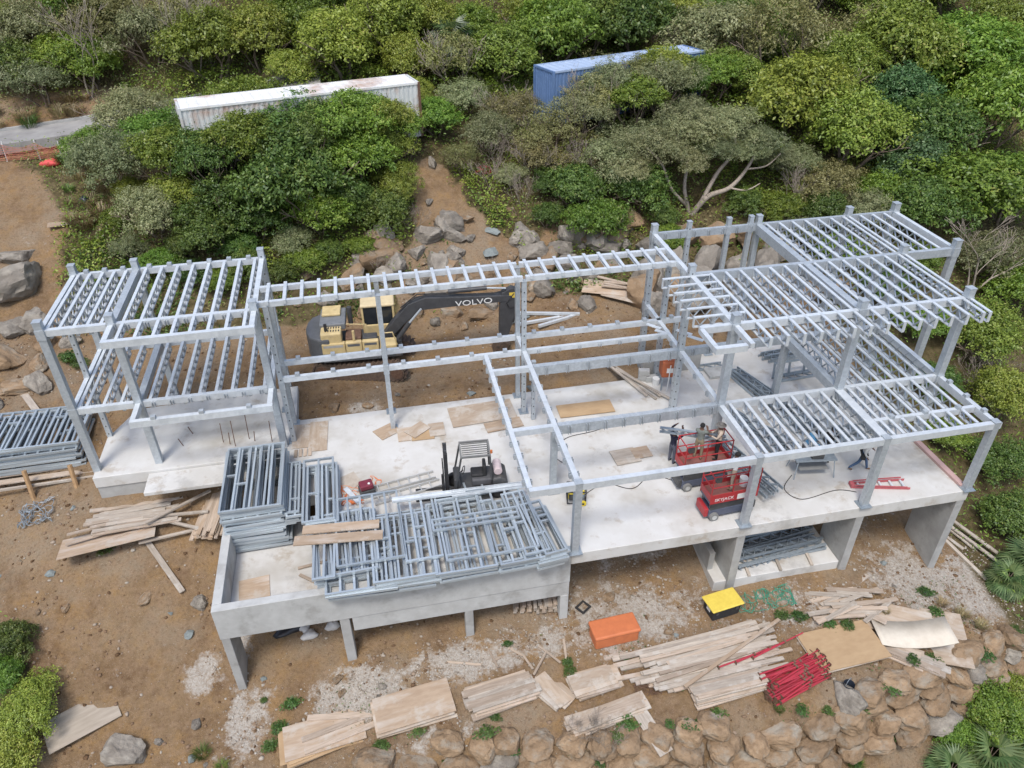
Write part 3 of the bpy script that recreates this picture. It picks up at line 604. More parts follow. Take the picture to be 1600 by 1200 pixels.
# trough and slab timber
board(1.15, 1.05, .03, (-11.75, 1.75, -1.097), R(5), 'square plywood piece on the trough floor', mat=PLY, name=SH, cat='plywood')
zt_ = -1.096
for x, y, l, a in [(-11.2, .75, 2.4, 5), (-10.7, .95, 2.2, 2), (-10.2, .85, 2.0, 12), (-9.4, 2.5, 1.6, 8), (-9.7, 1.7, 1.1, -40), (-11.2, .55, 2.6, 4)]:
    zt_ = zt_+.006; board(l, .12, .05, (x, y, zt_), R(a), 'thin board lying on the trough floor', 'boards on the trough floor', WOOD)
board(2.75, .42, .05, (-8.35, 2.42, .70), R(-5), 'rear of the two thick planks lying on the panel pile', mat=PLY)
board(3.2, .45, .05, (-8.45, 1.88, .70), R(-6), 'front of the two thick planks lying on the panel pile', mat=PLY)
zs_ = .003
for x, y, l, w_, a, mt, lb in [(-10.05, 9.2, 1.7, .75, 88, PLYG, 'plywood strip beside the slab edge near the left wing'), (-9.3, 9.05, 2.1, .8, 88, PLYG, 'longer plywood strip near the left wing, right of its pair'), (-6.3, 8.75, 1.0, .8, 30, PLY, 'small tilted plywood square left of the link post'), (-5.3, 8.35, 1.1, .95, 0, PLYG, 'plywood square with a round hole right of the link post'), (-4.75, 8.25, 1.0, .9, -2, PLYO, 'brown plywood square under a twisted grey one'), (-4.1, 8.4, .7, .95, 0, PLYG, 'rightmost small plywood square of the row by the link post'), (-1.9, 9.2, 3.0, 1.5, 3, PLYG, 'wide pale plywood sheet by the rear slab edge'), (-1.1, 8.1, 1.7, .7, 6, PLY, 'torn plywood strip beside the wide pale sheet'), (2.85, 8.5, 2.6, .95, -1, PLYO, 'tan plywood sheet on the slab under the deep beam'), (3.55, 4.85, 1.05, .95, 4, WOODG, 'darker of two plywood squares on the slab left of the red lifts'), (4.3, 4.95, .75, .7, 4, PLY, 'lighter of two plywood squares on the slab left of the red lifts')]:
    zs_ = zs_+.0045; board(l, w_, .03, (x, y, zs_), R(a), lb, mat=mt, name=SH, cat='plywood')
board(1.0, .7, .025, (-4.95, 8.5, .075), R(38), 'twisted grey plywood piece on top of the brown square', mat=PLYG, name=SH, cat='plywood')
for k in range(4): board(.45, .14, .04, (-10.25+.2*k, 8.0, .01), R(88), 'short batten end by the plywood strips', 'short battens by the strips', WOOD)
for k, (x, y, a) in enumerate([(5.65, 10.2, -68), (5.85, 10.3, -66), (5.4, 10.5, -72), (6.1, 9.7, -60)]): board(3.6, .12, .07, (x, y, .02+.03*k), R(a), 'long batten lying on the slab beside the orange mixer', 'battens beside the mixer', WOODG)
board(3.4, 1.3, .03, (7.2, 18.1, gz(7.2, 18.1)+.25), R(-24), 'plywood sheet thrown on the earth bank behind the link', mat=PLY, name=SH, cat='plywood', roll=R(8))
board(3.0, 1.2, .03, (7.9, 17.2, gz(7.9, 17.2)+.25), R(-40), 'lower plywood sheet on the earth bank behind the link', mat=PLYG, name=SH, cat='plywood', roll=R(6))
for k in range(5): board(3.2, .2, .05, (8.3+wr.uniform(-.5, .5), 17.9+wr.uniform(-.6, .6), gz(8, 17.8)+.33+.04*k), R(-30+wr.uniform(-12, 12)), 'plank in the heap of sheets on the earth bank', 'planks on the earth bank', WOOD)
board(2.4, 1.3, .03, (-18.3, -.1, gz(-18.3, -.1)+.1), R(26), 'grey plywood sheet on the slope beside the lower left bush', mat=M('grey_plywood', (.42, .36, .29), (.33, .28, .22), scale=2, rough=.85, stretch=(.6, 4, 4)), name=SH, cat='plywood', roll=R(8))
board(1.5, .7, .03, (-23.1, 26.6, gz(-23.1, 26.6)+.06), R(12), 'small plywood sheet on the dirt track up the hill', mat=PLY, name=SH, cat='plywood')
board(2.4, .3, .05, (-22.5, 14.2, gz(-22.5, 14.2)+.07), R(-58), 'grey board on the dirt near the far left stack', mat=WOODG)
pile(-1.55, .75, R(80), 18, .8, .14, .1, 1.5, 4, 'short timber offcut stacked under the front wall', 'offcuts stacked under the front wall', lj=.2, aj=5, along=.1)
pile(-.75, .75, R(84), 12, 1.0, .16, .1, .8, 5, 'short timber offcut stacked under the front wall', 'offcuts stacked under the front wall', lj=.2, aj=3, along=.06)
for k in range(10): board(wr.uniform(.6, 1.3), .08, .04, (wr.uniform(-5, -3)+k*.3, -1.1+wr.uniform(-.6, .5), gz(-4+k*.3, -1.1)+.04), R(wr.uniform(0, 180)), 'small wood scrap lying on the rubble ground', 'wood scraps on the rubble', WOOD)
# red shoring props
for k in range(52):
    lay = k//13; q = (k % 13)/13-.5
    cx, cy = 7.55+wr.uniform(-.25, .25), -3.95+q*1.25*(1-.1*lay); a = R(13+wr.uniform(-7, 7)); l = wr.uniform(2.2, 2.7)
    if k == 0: PM = MB().tube((-1.25, 0, 0), (.35, 0, 0), .035, n=8).tube((.3, 0, 0), (1.25, 0, 0), .027, n=8).mesh('tube', M('prop_red', (.40, .03, .05), (.32, .03, .045), scale=6, rough=.5, rnd=.15)); PE = MB().b2(-.01, .01, -.07, .07, -.07, .07).mesh('end_plate', RUST); PC = MB().b2(.28, .36, -.05, .05, -.05, .05).mesh('collar', RUST)
    o = thing('shoring_prop', 'red steel shoring prop in the bundle at the end of the long timber pile', 'steel prop', (cx, cy, gz(7.5, -4)+.08+lay*.085), group='bundle of red props', rot=(0, R(wr.uniform(-2, 2)), a))
    link('tube', PM, o); link('end_plate', PE, o, (-1.26, 0, 0)); link('end_plate', PE, o, (1.26, 0, 0)); link('collar', PC, o)
for k in range(3):
    o = thing('shoring_prop', 'loose red steel prop lying on top of the long timber pile', 'steel prop', (6.0+.7*k, -3.05+.12*k, gz(6, -3)+.36), group='loose props on the timber pile', rot=(0, 0, R(9+3*k))); link('tube', PM, o); link('end_plate', PE, o, (-1.26, 0, 0)); link('collar', PC, o)

# ---------------------------------------------------------------- loose trusses
def floor_truss(x, y, z, rz, L_, label, group=None, depth=.42, flat=True, roll=None):
    o = thing('steel_truss', label, 'steel truss', (x, y, z), group=group, rot=(R(90) if flat else (roll or 0), 0, rz))
    m = MB()
    m.b2(-L_/2, L_/2, -.06, .06, -.045, 0).build('chord', STEELD, o); m = MB(); m.b2(-L_/2, L_/2, -.06, .06, -depth, -depth+.045).build('chord', STEELD, o)
    wb = MB(); n = max(2, round(L_/.5)); s = L_/n
    for i in range(n):
        x0 = -L_/2+i*s; wb.bar((x0, 0, -.045), (x0+s/2, 0, -depth+.045), .08, .03); wb.bar((x0+s/2, 0, -depth+.045), (x0+s, 0, -.045), .08, .03)
    wb.build('web', STEELD, o); return o
for k in range(5): floor_truss(11.0+.14*k, 7.0+.12*k, .07+.13*(k % 3), R(-80+2*k), 5.2, 'steel truss in the bundle lying across the slab under the roof', 'truss bundle on the slab under the roof')
for k in range(6): floor_truss(9.2+.13*k, 5.3, .07+.12*(k % 2), R(-80+4*k), 3.6, 'thin steel truss in the loose row behind the lifts', 'thin trusses behind the lifts')
for k in range(3): floor_truss(7.5+.16*k, 2.5, .45+.14*k, R(-75), 3.4, 'steel truss leaning beside the lifts under the deck', 'trusses beside the lifts')
floor_truss(9.8, 10.4, .07, R(2), 1.7, 'short truss lying before the low wall'); floor_truss(14.0, 8.7, .07, R(3), 3.0, 'long truss lying flat beside the upright ladder frame')
for k in range(4): floor_truss(13.8+.1*k, 10.7-.3*(k//2), .07+.13*(k % 2), R(4), 2.0, 'truss in the short stack near the rear of the slab', 'short truss stack near the rear')
wall_panel((12.6, 9.2, .02), R(3), 2.6, .75, 'slim upright steel ladder frame standing on the slab under the roof', None, n=4, tilt=R(82), mat=STEELD)
for k in range(9): floor_truss(9.2+wr.uniform(-.2, .2), .7+.26*(k % 5), -3.07+.16*(k//5)+.03, R(4+wr.uniform(-4, 6)), 4.2, 'steel truss stored on the lower slab between the pillars', 'trusses stored on the lower slab', flat=k % 2 == 0)
for k in range(6): floor_truss(9.3, 1.9+.22*k, -2.75+.1*k, R(3), 4.3, 'steel truss stored on the lower slab between the pillars', 'trusses stored on the lower slab', flat=True)
for k in range(3): board(.9, .12, .08, (7.6+1.4*k, .55, -3.145), R(80), 'timber bearer under the stored trusses', 'bearers under the stored trusses', WOODG)
for x, y, l, a in [(3.2, 17.0, 3.4, -14), (2.6, 16.6, 2.8, 6), (3.6, 16.3, 2.6, 18)]: tag(MB().b2(-l/2, l/2, -.08, .08, 0, .14).build('steel_channel', STEEL2, None, (x, y, gz(x, y)+.05), (0, 0, R(a))), 'loose steel section lying on the earth behind the excavator bucket', 'steel channel', 'steel sections on the earth behind the bucket')
for k in range(4): floor_truss(13.0+.5*k, 3.7+.5*(k % 2), .07+.13*(k//2), R(-4), 2.6, 'truss lying on the slab under the balcony joists', 'trusses under the balcony')

# ---------------------------------------------------------------- excavator
def wheel(parent, name, c, r, w, mats, hub=.55, n=20):
    m = MB(); m.tube((c[0], c[1]-w/2, c[2]), (c[0], c[1]+w/2, c[2]), r, n=n); o = m.build(name, mats[0], parent, bevel=.02)
    m = MB(); m.tube((c[0], c[1]-w/2-.012, c[2]), (c[0], c[1]+w/2+.012, c[2]), r*hub, n=14); m.build('hub', mats[1], o); return o
EX = (-6.95, 15.05); ez = gz(*EX)-.02
ex = thing('excavator', 'yellow and grey tracked excavator with dark boom on the earth behind the slab', 'excavator', (*EX, ez), rz=R(-3))
ta = R(-11)
def rot2(x, y): return (x*math.cos(ta)-y*math.sin(ta), x*math.sin(ta)+y*math.cos(ta))
GREYB = M('boom_grey', (.045, .046, .05), (.065, .066, .07), scale=3, rough=.5)
CWG = M('counterweight_grey', (.13, .135, .145), (.10, .105, .11), scale=3, rough=.5)
TRK = M('muddy_track', (.17, .115, .08), (.10, .07, .055), scale=7, rough=.85, bump=.3)
for s in (-1, 1):
    x, y = rot2(0, s*1.22)
    tr = thing('track', None, None, (x, y, 0), ta); tr.parent = ex
    L2, r_ = 1.95, .46
    pr_ = [(-L2+r_*math.cos(t), r_+r_*math.sin(t)) for t in np.linspace(math.pi/2, 3*math.pi/2, 9)]+[(L2+r_*math.cos(t), r_+r_*math.sin(t)) for t in np.linspace(-math.pi/2, math.pi/2, 9)]
    MB().side([(a*.97, b_*.96+.02) for a, b_ in pr_], -.3, .3).build('track_belt', TRK, tr)
    m = MB(); per = 4*L2+2*math.pi*r_; n = 44
    for k in range(n):
        q = per*k/n
        if q < 2*L2: p = (-L2+q, 2*r_); a = 0
        elif q < 2*L2+math.pi*r_: t = (q-2*L2)/r_; p = (L2+r_*math.sin(t), r_+r_*math.cos(t)); a = t
        elif q < 4*L2+math.pi*r_: p = (L2-(q-2*L2-math.pi*r_), 0); a = math.pi
        else: t = (q-4*L2-math.pi*r_)/r_+math.pi; p = (-L2+r_*math.sin(t), r_+r_*math.cos(t)); a = t
        m.box((p[0], 0, p[1]), (.155, .66, .06), Matrix.Rotation(a, 3, 'Y'))
        m.box((p[0]+.06*math.sin(a), 0, p[1]+.06*math.cos(a)), (.03, .66, .05), Matrix.Rotation(a, 3, 'Y'))
    tag(m.build('track_shoes', TRK, tr), kind='stuff')
    m = MB(); m.b2(-1.7, 1.7, -.2, .2, .3, .62); m.build('track_frame', RUST, tr, bevel=.03)
    for xx in (-L2, L2):
        m = MB(); m.tube((xx, -.36, r_), (xx, .36, r_), .30, n=16); m.build('sprocket', RUST, tr)
m = MB(); m.b2(-1.1, 1.1, -.9, .9, .45, .85); m.tube((0, 0, .85), (0, 0, 1.15), .75, n=24); m.build('undercarriage', RUST, ex, rot=(0, 0, ta))
ex.scale = (.96, .96, .96)
U0 = 1.18
m = MB(); m.b2(-2.0, 2.0, -1.36, 1.36, U0, U0+.22); m.build('deck', DARK, ex, bevel=.03)
# counterweight: rounded rear block
pts = [(-1.55, -1.42), (-1.55, 1.42), (-2.1, 1.36), (-2.55, 1.05), (-2.75, .5), (-2.8, 0), (-2.75, -.5), (-2.55, -1.05), (-2.1, -1.36)]
m = MB(); m.prism(pts[::-1], U0-.02, U0+1.35); m.build('counterweight', CWG, ex, bevel=.1)
m = MB(); m.b2(-2.05, -.75, -.55, 1.2, U0+1.36, U0+1.72); m.build('engine_hood', M('hood_grey', (.20, .21, .22), (.16, .17, .18), rough=.5), ex, bevel=.06)
m = MB(); m.b2(-1.95, -1.0, .25, 1.22, U0+1.725, U0+1.87); m.build('hood_top', YEL, ex, bevel=.05)
hood = MB().b2(-1.98, -.95, -1.36, -.56, U0+.6, U0+1.62).build('hood_side', YEL, ex, bevel=.07)
for k in range(6):
    for j in range(2): MB().b2(-1.75+.13*k, -1.69+.13*k, -1.12+.3*j, -.95+.3*j, U0+1.615, U0+1.63).build('vent', BLACK, hood)
for j, (x0, x1) in enumerate(((-1.98, -.82), (-.8, .02), (.04, .86))):
    p = MB().b2(x0, x1, -1.42, -1.15, U0+.42, U0+1.08).build('side_panel', YEL, ex, bevel=.05)
    MB().b2(x0+.1, x1-.1, -1.43, -1.42, U0+.85, U0+.98).build('panel_trim', CWG if j else M('decal_grey', (.45, .44, .42), rough=.5), p)
m = MB(); m.side([(-2.0, U0+.0), (.9, U0+.0), (.9, U0+.12), (-.5, U0+.2), (-.8, U0+.5), (-2.0, U0+.5)], -1.44, -1.2); m.build('lower_trim', CWG, ex, bevel=.02)
m = MB(); m.b2(.9, 1.75, -1.4, -.62, U0+.2, U0+.75); m.build('tool_box', YEL, ex, bevel=.06)
m = MB(); m.b2(-.8, .0, -1.1, -.1, U0+.25, U0+1.12); m.build('fuel_tank', RUST, ex, bevel=.05); m = MB(); m.b2(.05, .8, -1.1, -.58, U0+.25, U0+1.1); m.build('hydraulic_tank', DARK, ex, bevel=.05)
for x, y, r_, h, mt in ((-.55, .55, .13, .55, DARK), (-1.7, -1.0, .08, .5, BLACK), (-.35, -1.25, .07, .15, YEL)): MB().tube((x, y, U0+1.1), (x, y, U0+1.5+h), r_, n=14).build('exhaust' if mt is BLACK else 'filter', mt, ex)
# cab on the far side
cab = MB().b2(.05, 1.75, .42, 1.4, U0+.2, U0+.95).build('cab_body', YEL, ex, bevel=.06)
MB().b2(.02, 1.78, .38, 1.44, U0+1.98, U0+2.14).build('cab_roof', M('cab_cream', (.70, .58, .36), (.62, .5, .3), rough=.45), ex, bevel=.06)
for x, y in ((.1, .46), (.1, 1.36), (1.7, .46), (1.7, 1.36), (.9, .45)): MB().b2(x-.05, x+.05, y-.05, y+.05, U0+.95, U0+1.99).build('cab_pillar', YEL, ex)
MB().b2(.12, 1.68, .47, 1.35, U0+.96, U0+1.97).build('cab_window', GLASS, ex)
# handrail
m = MB(); m.path([(.95, -1.36, U0+.7), (.95, -1.36, U0+1.45), (1.6, -1.36, U0+1.45), (1.78, -1.36, U0+.7)], .03); m.path([(.3, -.6, U0+1.1), (.3, -.6, U0+1.6), (-.7, -.6, U0+1.7)], .025); m.build('handrail', YEL, ex)
m = MB(); m.tube((1.78, -1.3, U0+.5), (1.95, -1.5, U0+1.2), .02); m.b2(1.85, 2.0, -1.62, -1.45, U0+.75, U0+1.05); m.build('mirror', BLACK, ex)
# boom, arm, bucket
bm = MB(); bm.side([(1.0, 1.75), (1.4, 1.55), (2.25, 2.4), (3.2, 3.12), (5.0, 3.2), (7.7, 3.24), (8.0, 3.35), (7.85, 3.6), (5.0, 3.72), (3.4, 3.82), (2.5, 3.5), (1.75, 2.7)], -.22, .22)
boom = bm.build('boom', GREYB, ex, bevel=.03)
lt = link('lettering', text_mesh('VOLVO', .52, .008), boom, (5.9, -.228, 3.36), (R(90), R(-2), 0)); lt.data.materials.append(WHITE)
lt.scale = (1.12, .82, 1)
ar = MB(); ar.side([(7.35, 3.75), (7.9, 4.0), (8.3, 3.85), (8.3, 3.2), (8.0, 2.2), (7.6, .85), (7.25, .8), (7.2, 1.4), (7.25, 2.9)], -.2, .2); arm = ar.build('arm', GREYB, ex, bevel=.03)
MB().b2(7.75, 8.1, -.212, -.2, 3.45, 3.75).build('warning_sticker', M('sticker_yellow', (.75, .55, .08), (.6, .42, .06), scale=20, rough=.5), arm)
for a, b_, r_ in (((1.75, -.38, 1.55), (2.5, -.38, 2.55), .12), ((2.5, -.38, 2.55), (3.15, -.38, 3.3), .06), ((1.75, .38, 1.55), (2.5, .38, 2.55), .12), ((2.5, .38, 2.55), (3.15, .38, 3.3), .06), ((4.6, 0, 3.98), (6.6, 0, 4.02), .11), ((6.6, 0, 4.02), (7.6, 0, 3.92), .05), ((8.2, 0, 3.2), (7.95, 0, 1.9), .1), ((7.95, 0, 1.9), (7.6, 0, 1.05), .05)):
    MB().tube(a, b_, r_, n=12).build('hydraulic_ram', GREYB if r_ > .08 else STEEL, ex)
m = MB(); m.path([(2.0, -.12, 3.1), (2.9, -.12, 3.85), (3.6, -.12, 3.95), (6.9, -.12, 3.75), (7.6, -.15, 3.9)], .03); m.path([(2.1, .1, 3.2), (3.0, .1, 3.9), (4.5, .1, 3.85)], .03); m.path([(8.0, -.22, 3.7), (7.6, -.24, 3.2), (7.75, -.23, 2.9), (8.1, -.22, 2.9)], .025); m.build('hose', BLACK, boom)
bk = MB(); pr_ = [(7.75, .8), (7.35, .95), (7.05, .6), (6.85, .2), (6.95, -.1), (7.25, -.2), (7.55, -.05), (7.5, .1), (7.25, .0), (7.08, .15), (7.2, .55)]
bk.side(pr_, -.5, .5); bk.b2(7.0, 7.6, -.52, -.48, -.05, .75); bk.b2(7.0, 7.6, .48, .52, -.05, .75)
for k in range(5): bk.bar((7.45, -.42+.21*k, -.02), (7.72, -.42+.21*k, .08), .09, .05)
bk.build('bucket', M('worn_bucket', (.07, .055, .045), (.14, .09, .06), scale=6, rough=.7, metal=.3), ex)

# ---------------------------------------------------------------- forklift
fk = thing('forklift', 'black and red forklift truck with mast raised behind the steel panel pile', 'forklift', (-3.15, 4.1, .003), R(176))
MB().b2(-.95, .75, -.5, .5, .25, .62).build('chassis', DARK, fk, bevel=.05)
MB().side([(-1.4, .25), (-.75, .25), (-.75, 1.0), (-1.1, 1.05), (-1.36, .85)], -.52, .52).build('counterweight', DARK, fk, bevel=.07)
MB().b2(-1.3, -.6, .35, .56, .3, .62).build('fender', M('forklift_red', (.38, .09, .06), rough=.5), fk, bevel=.05); MB().b2(-1.3, -.6, -.56, -.35, .3, .62).build('fender', MATS['forklift_red'], fk, bevel=.05)
MB().b2(-.75, .05, -.42, .42, .62, .95).build('engine_cover', M('cover_grey', (.10, .10, .105), (.075, .075, .08), rough=.6), fk, bevel=.06)
MB().b2(-.45, .05, -.26, .26, .95, 1.08).build('seat', BLACK, fk, bevel=.05); MB().b2(-.55, -.42, -.26, .26, .98, 1.5).build('seat_back', BLACK, fk, bevel=.05)
MB().b2(.5, .75, -.42, .42, .6, 1.05).build('dashboard', DARK, fk, bevel=.05)
m = MB(); st = [(.35+.0*k, .16*math.cos(t), 1.18+.16*math.sin(t)) for k, t in enumerate(np.linspace(0, 2*math.pi, 13))]; m.path([(x-.06*math.sin(t), y, z) for (x, y, z), t in zip(st, np.linspace(0, 2*math.pi, 13))], .018); m.tube((.36, 0, 1.18), (.55, 0, 1.0), .025); m.build('steering_wheel', BLACK, fk)
for y in (-.47, .47):
    m = MB(); m.bar((.72, y, .6), (.42, y*.95, 2.2), .07, .07); m.build('guard_post', DARK, fk); m = MB(); m.bar((-.72, y, .95), (-.68, y*.95, 2.2), .07, .07); m.build('guard_post', DARK, fk)
m = MB(); m.bar((.46, -.46, 2.2), (-.72, -.46, 2.2), .07, .07); m.bar((.46, .46, 2.2), (-.72, .46, 2.2), .07, .07); m.bar((.43, -.42, 2.2), (.43, .42, 2.2), .07, .06); m.bar((-.69, -.42, 2.2), (-.69, .42, 2.2), .07, .06)
guard = m.build('overhead_guard', M('guard_grey', (.20, .20, .19), rough=.55), fk)
for k in range(6): MB().bar((.38, -.32+.128*k, 2.215), (-.65, -.32+.128*k, 2.215), .035, .03).build('guard_bar', MATS['guard_grey'], guard)
for y in (-.32, .32):
    m = MB(); m.b2(.95, 1.1, y-.05, y+.05, .08, 2.35); m.build('mast_rail', BLACK, fk); m = MB(); m.b2(.97, 1.07, y*.7-.04, y*.7+.04, .1, 2.42); m.build('mast_rail', DARK, fk)
m = MB(); m.b2(.96, 1.09, -.36, .36, 2.2, 2.34); m.b2(.96, 1.09, -.36, .36, 1.2, 1.3); m.tube((1.02, 0, .2), (1.02, 0, 2.0), .05); m.build('mast_crossbar', BLACK, fk)
m = MB(); m.b2(1.12, 1.18, -.5, .5, .2, .3); m.b2(1.12, 1.18, -.5, .5, .55, .65)
for k in range(5): m.b2(1.12, 1.17, -.46+.22*k, -.42+.22*k, .65, 1.5)
m.build('carriage', BLACK, fk)
for y in (-.3, .3): m = MB(); m.b2(1.18, 1.23, y-.06, y+.06, .05, .75); m.b2(1.23, 2.3, y-.06, y+.06, .05, .09); m.build('fork', BLACK, fk)
m = MB(); m.tube((-1.0, -.3, 1.22), (-1.0, .35, 1.22), .17, n=16); m.build('gas_bottle', M('pale_gas', (.62, .52, .52), (.55, .45, .45), rough=.45), fk, bevel=.03)
m = MB(); m.tube((-.75, .35, 2.22), (-.75, .35, 2.34), .05, n=10); m.build('beacon', M('beacon_orange', (.6, .18, .05), rough=.3), fk)
for x, r_ in ((.7, .33), (-.95, .27)):
    for y in (-.45, .45): wheel(fk, 'wheel', (x, y, r_), r_, .2, (BLACK, DARK))

# ---------------------------------------------------------------- scissor lifts
def lift(loc, rz, label, zp, txt, dark):
    o = thing('scissor_lift', label, 'scissor lift', loc, rz)
    band = M('lift_blue_grey', (.10, .115, .16), (.08, .09, .13), rough=.5)
    MB().b2(-.95, .95, -.36, .36, .14, .52).build('chassis', band, o, bevel=.04)
    MB().b2(-1.12, -.95, -.36, .36, .2, .6).build('bumper', RED if not dark else DARK, o, bevel=.04); MB().b2(.95, 1.06, -.34, .34, .2, .55).build('ladder_end', DARK, o, bevel=.03)
    for x in (-.72, .72):
        for y in (-.4, .4): wheel(o, 'wheel', (x, y, .19), .19, .14, (M('grey_tyre', (.22, .22, .21), (.16, .16, .155), rough=.8), M('pale_hub', (.5, .5, .48), rough=.6)))
    n = 4; zb = .54; dz = (zp-.3-zb)/n
    for k in range(n):
        for y in (-.33, .33):
            m = MB(); m.bar((-.9, y, zb+k*dz), (.9, y, zb+(k+1)*dz), .05, .09); m.build('scissor_arm', DARK, o); m = MB(); m.bar((.9, y*.86, zb+k*dz), (-.9, y*.86, zb+(k+1)*dz), .05, .09); m.build('scissor_arm', M('arm_grey', (.22, .22, .22), rough=.5), o)
    MB().b2(-.98, .98, -.38, .38, zp-.28, zp-.1).build('platform_base', band, o, bevel=.02)
    pf = MB().b2(-1.0, 1.0, -.40, .40, zp-.1, zp).build('platform_floor', M('lift_deck', (.30, .12, .10), (.24, .11, .09), scale=6, rough=.7), o)
    for y in (-.405, .405):
        q = MB().b2(-1.0, 1.0, y-.012, y+.012, zp-.24 if not dark else zp-.02, zp+.2).build('toe_board', RED, o)
    for x in (-1.0, 1.0): MB().b2(x-.012, x+.012, -.39, .39, zp-.1, zp+.2).build('toe_board', RED, o)
    t = link('lettering', text_mesh(txt, .2, .003), q if False else pf, (-.42, -.4195, zp-.07) if not dark else (.1, -.3835, zp-.19), (R(90), 0, 0)); t.data.materials.append(WHITE)
    if dark: t.scale = (.6, .6, 1)
    if not dark: MB().b2(.12, .55, -.4215, -.4185, zp-.2, zp+.06).build('sign_plate', WHITE, pf)
    rails = []
    for x in (-.98, -.1, .98):
        for y in (-.39, .39):
            MB().tube((x, y, zp), (x, y, zp+1.1), .024, n=8).build('rail_post', RED, o)
    for z in (.55, 1.1):
        for y in (-.39, .39): MB().tube((-1.0, y, zp+z), (1.0, y, zp+z), .024, n=8).build('rail', RED, o)
        for x in (-.98, .98): MB().tube((x, -.39, zp+z), (x, .39, zp+z), .024, n=8).build('rail', RED, o)
    MB().b2(-.85, -.62, -.37, -.2, zp+.75, zp+1.0).build('control_box', DARK, o, bevel=.02)
    return o
LIFT1 = (6.0, 2.75, .004); LIFT2 = (6.35, 1.0, .004)
lift(LIFT1, R(2), 'rear red scissor lift with a dark base carrying two workers', 1.18, 'SKYJACK', True)
lift(LIFT2, R(3), 'front red scissor lift carrying one worker in a white shirt', 1.12, 'SKYJACK', False)
tag(MB().tube((0, 0, 0), (0, 0, .36), .15, .165, n=16).build('paint_bucket', WHITE, None, (6.95, 1.1, 1.125)), 'white bucket standing on the front scissor lift platform', 'bucket')

